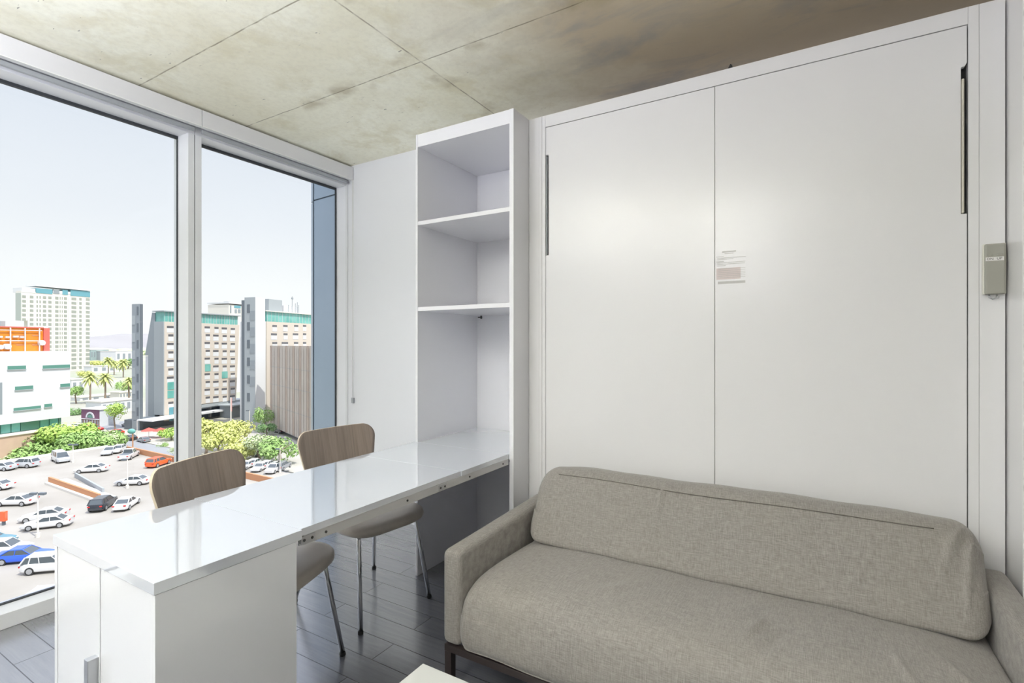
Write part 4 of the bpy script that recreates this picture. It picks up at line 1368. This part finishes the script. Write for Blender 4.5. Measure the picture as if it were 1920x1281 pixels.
for r in range(23):
    for ci, (x0, x1) in enumerate(tcols):
        y = 553.5 + r * (8.62 - 0.0018 * (x0 - 40)) + (x0 - 40) * 0.045 * (1 - r / 12)
        if ci == 0 and y > 597: continue
        if y > 690: continue
        if x1 < 90 and y > 612: continue
        if ci < 10 and y > 656: continue
        s0, z1 = tw.at(x0, y)
        s1, _ = tw.at(x1, y)
        _, z0 = tw.at(x0, y + 5.0)
        cnt += 1
        mt = M['wgreen'] if (r * 7 + ci * 3) % 5 else M['wdark']
        if cnt <= 98:
            box('window', mat('tower_window', (0.30, 0.32, 0.28), 0.3) if cnt == 1 else bpy.data.materials['tower_window'], s0, s1, -0.12, 0.05, z0, z1, tw.e)
        else:
            rest.box(s0, s1, -0.12, 0.05, z0, z1)
rw = rest.build('window_rows', bpy.data.materials['tower_window'], tw.e)
rw['kind'] = 'stuff'
for x0 in (51.5, 65, 99.5, 128.5, 145.5, 157):
    a, z = tw.at(x0, 560); b, _ = tw.at(x0 + 2.4, 560)
    box('pilaster', M['bwhite'], a, b, -0.35, -0.01, 4, zc - 3.2, tw.e)

# --- mural house
mh = Bld('mural_house', 'low house with a purple arched front and white side, across the street', 187, 800, 26)
sd = mh.side(153, 780)[0]
zh = mh.side(187, 769)[1]
w = box('wall', M['bwhite'], 0, 6, 0, sd, 0, zh, mh.e)
box('purple_front', mat('plum_paint', (0.17, 0.07, 0.12), 0.7), -0.1, -0.01, 0.1, sd, zh * 0.45, zh, mh.e)
box('brick_front', mat('brown_brick', (0.30, 0.19, 0.15), 0.8), -0.1, -0.01, 0.1, sd, 0, zh * 0.41, mh.e)
box('ledge', M['bwhite'], -0.5, -0.01, 0, sd, zh * 0.415, zh * 0.445, mh.e)
mb = MB()
cy, cz = sd * 0.5, zh * 0.50
for k in range(12):
    a, b = math.pi * k / 12, math.pi * (k + 1) / 12
    r0, r1 = zh * 0.26, zh * 0.36
    mb.prism([(cy + r0 * math.cos(a), cz + r0 * math.sin(a)), (cy + r1 * math.cos(a), cz + r1 * math.sin(a)), (cy + r1 * math.cos(b), cz + r1 * math.sin(b)), (cy + r0 * math.cos(b), cz + r0 * math.sin(b))], 'x', -0.25, -0.11)
mb.build('arch', M['bwhite'], mh.e)
mb = MB()
mb.prism([(cy + zh * 0.22 * math.cos(math.pi * k / 12), cz + zh * 0.22 * math.sin(math.pi * k / 12)) for k in range(13)], 'x', -0.18, -0.11)
mb.build('arch_window', M['wgreen'], mh.e)
for k in range(7):
    y0 = lerp(0.4, sd - 0.6, k / 6)
    box('window', M['bwhite'] if k % 3 else M['greyl'], -0.18, -0.11, y0, y0 + sd * 0.06, zh * 0.08, zh * 0.37, mh.e)
box('roof', M['pale'], -0.3, 6.3, -0.3, sd + 0.3, zh + 0.01, zh + 0.25, mh.e)

# --- low blocks far off
def low_block(label, px0, px1, ytop, ybase, m, d=14, win=None):
    b = Bld('distant_building', label, px0, ybase, 26, group='distant low buildings')
    e1 = b.at(px1, ybase)[0]
    z = b.at((px0 + px1) / 2, ytop)[1]
    w = box('wall', m, 0, e1, 0, d, 0, z, b.e)
    box('roof', M['pale'], -0.3, e1 + 0.3, -0.3, d + 0.3, z + 0.01, z + 0.5, b.e)
    n = win or 5
    for k in range(n):
        s = e1 * (k + 0.25) / n
        box('window', M['greyp'], s, s + e1 * 0.45 / n, -0.15, -0.01, z * 0.3, z * 0.8, w)
    return b
low_block('distant grey-green parking structure just right of the cream tower', 170, 204, 656, 676, mat('teal_grey_block', (0.30, 0.38, 0.38), 0.7), 40, 7)
low_block('distant blue-grey block right of the parking structure', 205, 217, 659, 676, M['greyl'], 30, 3)
low_block('distant white block with grey window bays left of the grey stair slab', 217, 248, 659, 680, M['bwhite'], 30, 3)
low_block('distant flat white building low among the palms', 172, 232, 686.5, 700, M['bwhite'], 10, 4)
low_block('pale low house behind the tall palms', 150, 246, 742, 752, M['bwhite'], 6, 5)
low_block('white house with a pale arch right of the white building', 134, 158, 712, 738, M['bwhite'], 10, 2)
low_block('pale building with red-brown doors behind the round tree', 224, 247, 736, 748, M['cream'], 6, 4)
low_block('white storefront along the street beside the round tree', 190, 247, 752, 778, M['bwhite'], 8, 5)

# --- mountains and valley trees
mb = MB()
NX, NY = 70, 10
base = []
mrnd = random.Random(3)
ph = [mrnd.random() * 6 for _ in range(8)]
for i in range(NX + 1):
    rowv = []
    for j in range(NY + 1):
        k = i / NX
        a = R(118) + k * R(60)
        rr = 3000 + 170 * j
        x, y = rr * math.cos(a), rr * math.sin(a)
        prof = math.sin(math.pi * j / NY) ** 1.2
        hgt = 95 * (0.62 + 0.20 * math.sin(k * 9 + ph[0]) + 0.12 * math.sin(k * 23 + ph[1] + j * 0.5) + 0.08 * math.sin(k * 51 + ph[2] + j) + 0.05 * math.sin(k * 97 + ph[3] + j * 2)) * prof
        rowv.append(mb.bm.verts.new((x, y, ZS - 5 + hgt)))
    base.append(rowv)
for i in range(NX):
    for j in range(NY):
        mb._f([base[i][j], base[i + 1][j], base[i + 1][j + 1], base[i][j + 1]])
o = mb.build('mountain_range', mat('hazed_rock', (0.28, 0.27, 0.275), 0.95, noise=(0.004, 0.6, (0.33, 0.32, 0.32))), smooth=True)  # distance haze is put into the pale rock colour
tag(o, 'low pale mountain range on the horizon left of the hotel', 'mountains')

def crown_mesh(mb, c, r, n, leaf, rnd, sq=0.8, lumps=6):
    blobs = [(Vector((0, 0, 0)), 0.72)]
    for k in range(lumps):
        a = rnd.random() * math.tau
        el = rnd.uniform(-0.3, 0.8)
        blobs.append((Vector((math.cos(a) * math.cos(el), math.sin(a) * math.cos(el), math.sin(el) * sq)) * 0.55, rnd.uniform(0.35, 0.5)))
    for k in range(n):
        bc, br = blobs[rnd.randrange(len(blobs))]
        v = Vector((rnd.gauss(0, 1), rnd.gauss(0, 1), rnd.gauss(0, 1))).normalized()
        p = Vector(c) + (bc + v * br * rnd.uniform(0.7, 1.0)) * r
        p.z = c[2] + (p.z - c[2]) * sq
        s = leaf * rnd.uniform(0.6, 1.3)
        nrm = (v + Vector((rnd.uniform(-.6, .6), rnd.uniform(-.6, .6), rnd.uniform(-.3, .9)))).normalized()
        a = nrm.orthogonal().normalized()
        b = nrm.cross(a)
        th = rnd.random() * math.tau
        a, b = a * math.cos(th) + b * math.sin(th), b * math.cos(th) - a * math.sin(th)
        mb.quad(p - a * s, p - b * s * 0.6, p + a * s, p + b * s * 0.6)
_tree = [0]
def tree(name, label, px, py, drop, h_, r_, m, cat='tree', group=None, sq=0.8, n=420, trunk=True, lean=0.0):
    _tree[0] += 1
    rnd = random.Random(_tree[0] * 13 + 5)
    g = ground(px, py, drop)
    t = thing(name, label, cat, g, rnd.random() * 6, group)
    if trunk:
        mb = MB().tube([(0, 0, 0), (0.1 * r_, 0.05 * r_, h_ * 0.35), (0.0, 0, h_ - r_ * sq)], [r_ * 0.07, r_ * 0.055, r_ * 0.03], 8)
        for k in range(4):
            a = k * 1.6 + rnd.random()
            mb.tube([(0.05 * r_, 0, h_ * 0.42), (math.cos(a) * r_ * 0.45, math.sin(a) * r_ * 0.45, h_ - r_ * sq * 0.7)], [r_ * 0.035, r_ * 0.015], 6)
        mb.build('trunk', M['bark'], t)
    mb = MB()
    crown_mesh(mb, (0, 0, h_ - r_ * sq), r_, n * 3, r_ * 0.07, rnd, sq, 9)
    mb.build('foliage', m, t)
    return t
# shrubs behind the deck edge
SH = [(-8, 868, 1.8, 5.0, 'lf_pale', 'pale olive shrub at the left edge, below the stone podium'), (14, 866, 1.9, 5.0, 'lf_yellow', 'yellowish shrub near the left edge, below the podium'),
      (38, 864, 2.3, 5.0, 'lf_pale', 'pale green shrub in front of the podium, right of the yellowish one'), (62, 861, 3.6, 5.6, 'lf_green', 'green shrub left of the silver van'),
      (88, 858, 5.4, 6.2, 'lf_green', 'green shrub rising behind the silver van'), (112, 853, 8.0, 6.2, 'lf_fresh', 'bright green shrub behind the van, tallest of its row'),
      (138, 850, 7.8, 6.4, 'lf_fresh', 'bright yellow-green shrub at the podium corner'), (150, 858, 6.4, 6.0, 'lf_green', 'soft green shrub in front of the podium corner'),
      (172, 853, 6.0, 6.0, 'lf_green', 'soft green shrub in the middle right of the shrub strip'), (196, 848, 5.6, 5.6, 'lf_pale', 'pale green shrub toward the right end of the strip'),
      (212, 845, 4.8, 4.6, 'lf_green', 'last green shrub at the right end of the strip')]
for px_, py_, h_, r_, m_, lb in SH:
    tree('shrub', lb, px_, py_ + 2, 26 - 0.0, h_ + 1.0, r_ * 0.85, M[m_], 'shrub', 'shrubs beyond the parking deck', 0.8, 620, trunk=False)
# street trees left pane
tree('shade_tree', 'round fresh green tree on the corner between the mural house and the hotel', 216, 806, 26, 9.0, 3.3, M['lf_fresh'], n=520, sq=1.1)
tree('shade_tree', 'small green tree beside the white building edge, left of the palms', 143, 757, 26, 9, 4.6, M['lf_green'])
tree('shade_tree', 'low green tree left of the mural house', 142, 778, 26, 3.4, 3.2, M['lf_dark'])
tree('shade_tree', 'green tree right of the two tall palms', 230, 745, 26, 9.5, 5.0, M['lf_green'])
tree('shade_tree', 'small yellow-green tree right of the cream tower foot', 158, 708, 26, 7, 6.0, M['lf_yellow'])
tree('shade_tree', 'wide green tree in the middle distance between the palms', 212, 694, 26, 11, 12, M['lf_green'], sq=0.5)
tree('shade_tree', 'green tree against the far white block by the stair slab', 240, 692, 26, 13, 9, M['lf_dark'], sq=0.7)
tree('shade_tree', 'far olive tree in front of the distant parking structure', 180, 690, 26, 10, 9, M['lf_yellow'], sq=0.6)
tree('shade_tree', 'clipped green tree under the hotel canopy by the umbrellas', 322, 826, 26, 4.2, 3.6, M['lf_fresh'], sq=0.6)
tree('street_shrub', 'small round green shrub on the pavement before the hotel', 303, 838, 26, 1.6, 1.7, M['lf_green'], 'shrub', trunk=False, n=200)
tree('street_shrub', 'green shrub on the pavement just left of the window post', 327, 856, 26, 2.6, 1.6, M['lf_pale'], 'shrub', trunk=False, n=200)
# right pane
tree('palo_verde_tree', 'yellow-green tree right beside the window post', 386, 852, 26, 9.4, 5.2, M['lf_yellow'], n=700)
tree('palo_verde_tree', 'yellow-green tree behind the nearer chair back, second from the post', 412, 862, 26, 8.0, 4.6, M['lf_yellow'], n=700)
tree('palo_verde_tree', 'bright yellow tree before the hotel entrance roof', 446, 846, 26, 8.6, 4.2, M['lf_yellow'], n=700)
tree('palo_verde_tree', 'pale yellow-green tree above the right end of the nearer chair back', 457, 866, 26, 6.0, 4.2, M['lf_yellow'], n=700)
tree('shade_tree', 'loose pale green tree between the two chairs, left of the pair', 488, 866, 26, 7.2, 4.2, M['lf_pale'], n=460)
tree('shade_tree', 'loose green tree between the two chairs, right of the pair', 527, 872, 26, 7.2, 4.8, M['lf_green'], n=520)
tree('shade_tree', 'tall dark green tree beside the brown ribbed building', 494, 812, 26, 8.6, 3.2, M['lf_green'], n=520, sq=1.2)
tree('shade_tree', 'low dark green tree at the foot of the brown ribbed building', 500, 818, 26, 4.4, 2.8, M['lf_dark'])
# belt of trees across the valley
rnd = random.Random(11)
vb = MB()
for k in range(520):
    a = R(rnd.uniform(120, 168))
    rr = rnd.uniform(1350, 2700)
    p = (rr * math.cos(a), rr * math.sin(a), ZS + rnd.uniform(1.5, 5))
    vb.ball(p, rnd.uniform(8, 20), 7, (1, 1, 0.42))
o = vb.build('valley_trees', M['lf_pale'])
tag(o, 'hazy belt of trees across the valley below the mountains', 'trees', kind='stuff')
# palms
def palm(label, px, py, h_, r_=3.2, drop=26):
    g = ground(px, py, drop)
    _tree[0] += 1
    rnd = random.Random(_tree[0])
    t = thing('palm_tree', label, 'palm tree', g, rnd.random() * 6, 'palms along the far street')
    MB().tube([(0, 0, 0), (0.15, 0, h_ * 0.5), (0, 0, h_)], [0.42, 0.34, 0.30], 8).build('trunk', M['bark'], t)
    mb = MB()
    for k in range(34):
        a = k * 2.399
        el = lerp(1.2, -0.9, k / 34)
        L = r_ * rnd.uniform(0.85, 1.1)
        d = Vector((math.cos(a) * math.cos(el), math.sin(a) * math.cos(el), math.sin(el)))
        side = Vector((-math.sin(a), math.cos(a), 0))
        p0 = Vector((0, 0, h_))
        pr = None
        for s in range(6):
            q = s / 5
            p = p0 + d * L * q - Vector((0, 0, 0.55 * L * q * q))
            wd = 0.34 * math.sin(math.pi * min(0.96, q * 0.85 + 0.12)) * r_ / 3
            cur = (p - side * wd - Vector((0, 0, wd * 0.6)), p, p + side * wd - Vector((0, 0, wd * 0.6)))
            if pr:
                mb.quad(pr[0], pr[1], cur[1], cur[0])
                mb.quad(pr[1], pr[2], cur[2], cur[1])
            pr = cur
    mb.build('fronds', mat('palm_fronds', (0.42, 0.46, 0.16), 0.7) if 'palm_fronds' not in bpy.data.materials else bpy.data.materials['palm_fronds'], t)
    return t
palm('left one of the two tall palms beside the white building', 169, 757, 12.0, 4.2)
palm('right one of the two tall palms, above the mural house', 197, 755, 11.5, 4.2)
palm('tall palm partly behind the grey stair slab', 242, 752, 9.5, 3.6)
palm('small far palm under the blue-grey block, left of the far pair', 203, 705, 13, 6)
palm('small far palm under the distant white block', 214, 703, 10, 5)
palm('small far palm left of the grey stair slab', 231, 708, 12, 6)

# ------------------------------------------------------------------ street furniture
def lamp_post(label, px, py, ytop, drop, arms=2, m='pale', name='street_lamp'):
    g = ground(px, py, drop)
    d = math.hypot(g.x, g.y)
    r = ray(px, ytop)
    z = EYE + d / math.hypot(r.x, r.y) * r.z
    t = thing(name, label, 'street lamp', g, YAW, 'lamp posts outside')
    MB().tube([(0, 0, 0), (0, 0, z - g.z)], [0.10, 0.07], 8).build('pole', M[m], t)
    MB().tube([(0, 0, 0), (0, 0, 0.5)], 0.22, 10).build('base', M['pale'], t)
    for k in range(arms):
        sx_ = (-1, 1)[k]
        hd_ = MB().box(min(0.15 * sx_, 0.85 * sx_), max(0.15 * sx_, 0.85 * sx_), -0.18, 0.18, z - g.z - 0.12, z - g.z + 0.12)
        hd_.build('lamp_head', M['greyd'], t)
    return t
lamp_post('white lamp post with twin dark heads beside the lone white sedan at left', 71, 1008, 926, 22)
lamp_post('lamp post with dark head at the green shrubs, right of the van', 137, 868, 834, 22)
lamp_post('lamp post standing on the deck in front of the white sedan by the chair', 239, 916, 862, 22, 1)
lamp_post('white lamp post on the pavement at the grey stair slab', 257, 824, 788, 26, 1)
lamp_post('white lamp post before the stair slab with bright face', 468, 838, 770, 26, 1)
lamp_post('thin white lamp post in the lot in front of the right-hand tree', 525, 886, 842, 25, 1)
g = ground(249, 848, 26)
t = thing('traffic_signal', 'orange post with a green globe at the street corner beyond the pickup', 'signal', g, YAW)
MB().tube([(0, 0, 0), (0, 0, 4.6)], 0.14, 8).build('pole', M['brown'], t)
MB().ball((-0.3, 0, 5.0), 0.9, 12, (1.1, 0.5, 0.7)).build('globe', M['teal'], t, smooth=True)
g = ground(433, 826, 26)
t = thing('banner_mast', 'pale mast with a red banner before the hotel entrance', 'mast', g, YAW)
MB().tube([(0, 0, 0), (0, 0, 11.6)], 0.16, 8).build('pole', M['pale'], t)
box('banner', mat('coral_banner', (0.62, 0.28, 0.26), 0.7), -0.22, 0.28, -0.04, 0.04, 7.8, 11.4, t)
for px_, lb in ((279, 'red umbrella nearer the grey stair slab'), (301, 'red umbrella closer to the clipped tree')):
    g = ground(px_, 822, 26)
    t = thing('parasol', lb + ' at the hotel terrace', 'umbrella', g, 0, 'umbrellas of the hotel terrace')
    MB().tube([(0, 0, 0), (0, 0, 2.9)], 0.05, 6).build('pole', M['pale'], t)
    MB().loft([[(1.9 * math.cos(k * math.tau / 8), 1.9 * math.sin(k * math.tau / 8), 2.1) for k in range(8)], [(0.05 * math.cos(k * math.tau / 8), 0.05 * math.sin(k * math.tau / 8), 2.95) for k in range(8)]]).build('canopy', mat('red_canvas', (0.60, 0.10, 0.08), 0.8) if 'red_canvas' not in bpy.data.materials else bpy.data.materials['red_canvas'], t)
g = ground(7, 985, 22)
t = thing('ticket_machine', 'small red pay machine at the left edge of the deck', 'ticket machine', g, YAW)
box('post', M['greyd'], -0.12, 0.12, -0.12, 0.12, 0, 0.5, t)
box('housing', M['orange'] if False else PAINT['orange'], -0.3, 0.3, -0.22, 0.22, 0.5, 1.7, t, bevel=0.05)
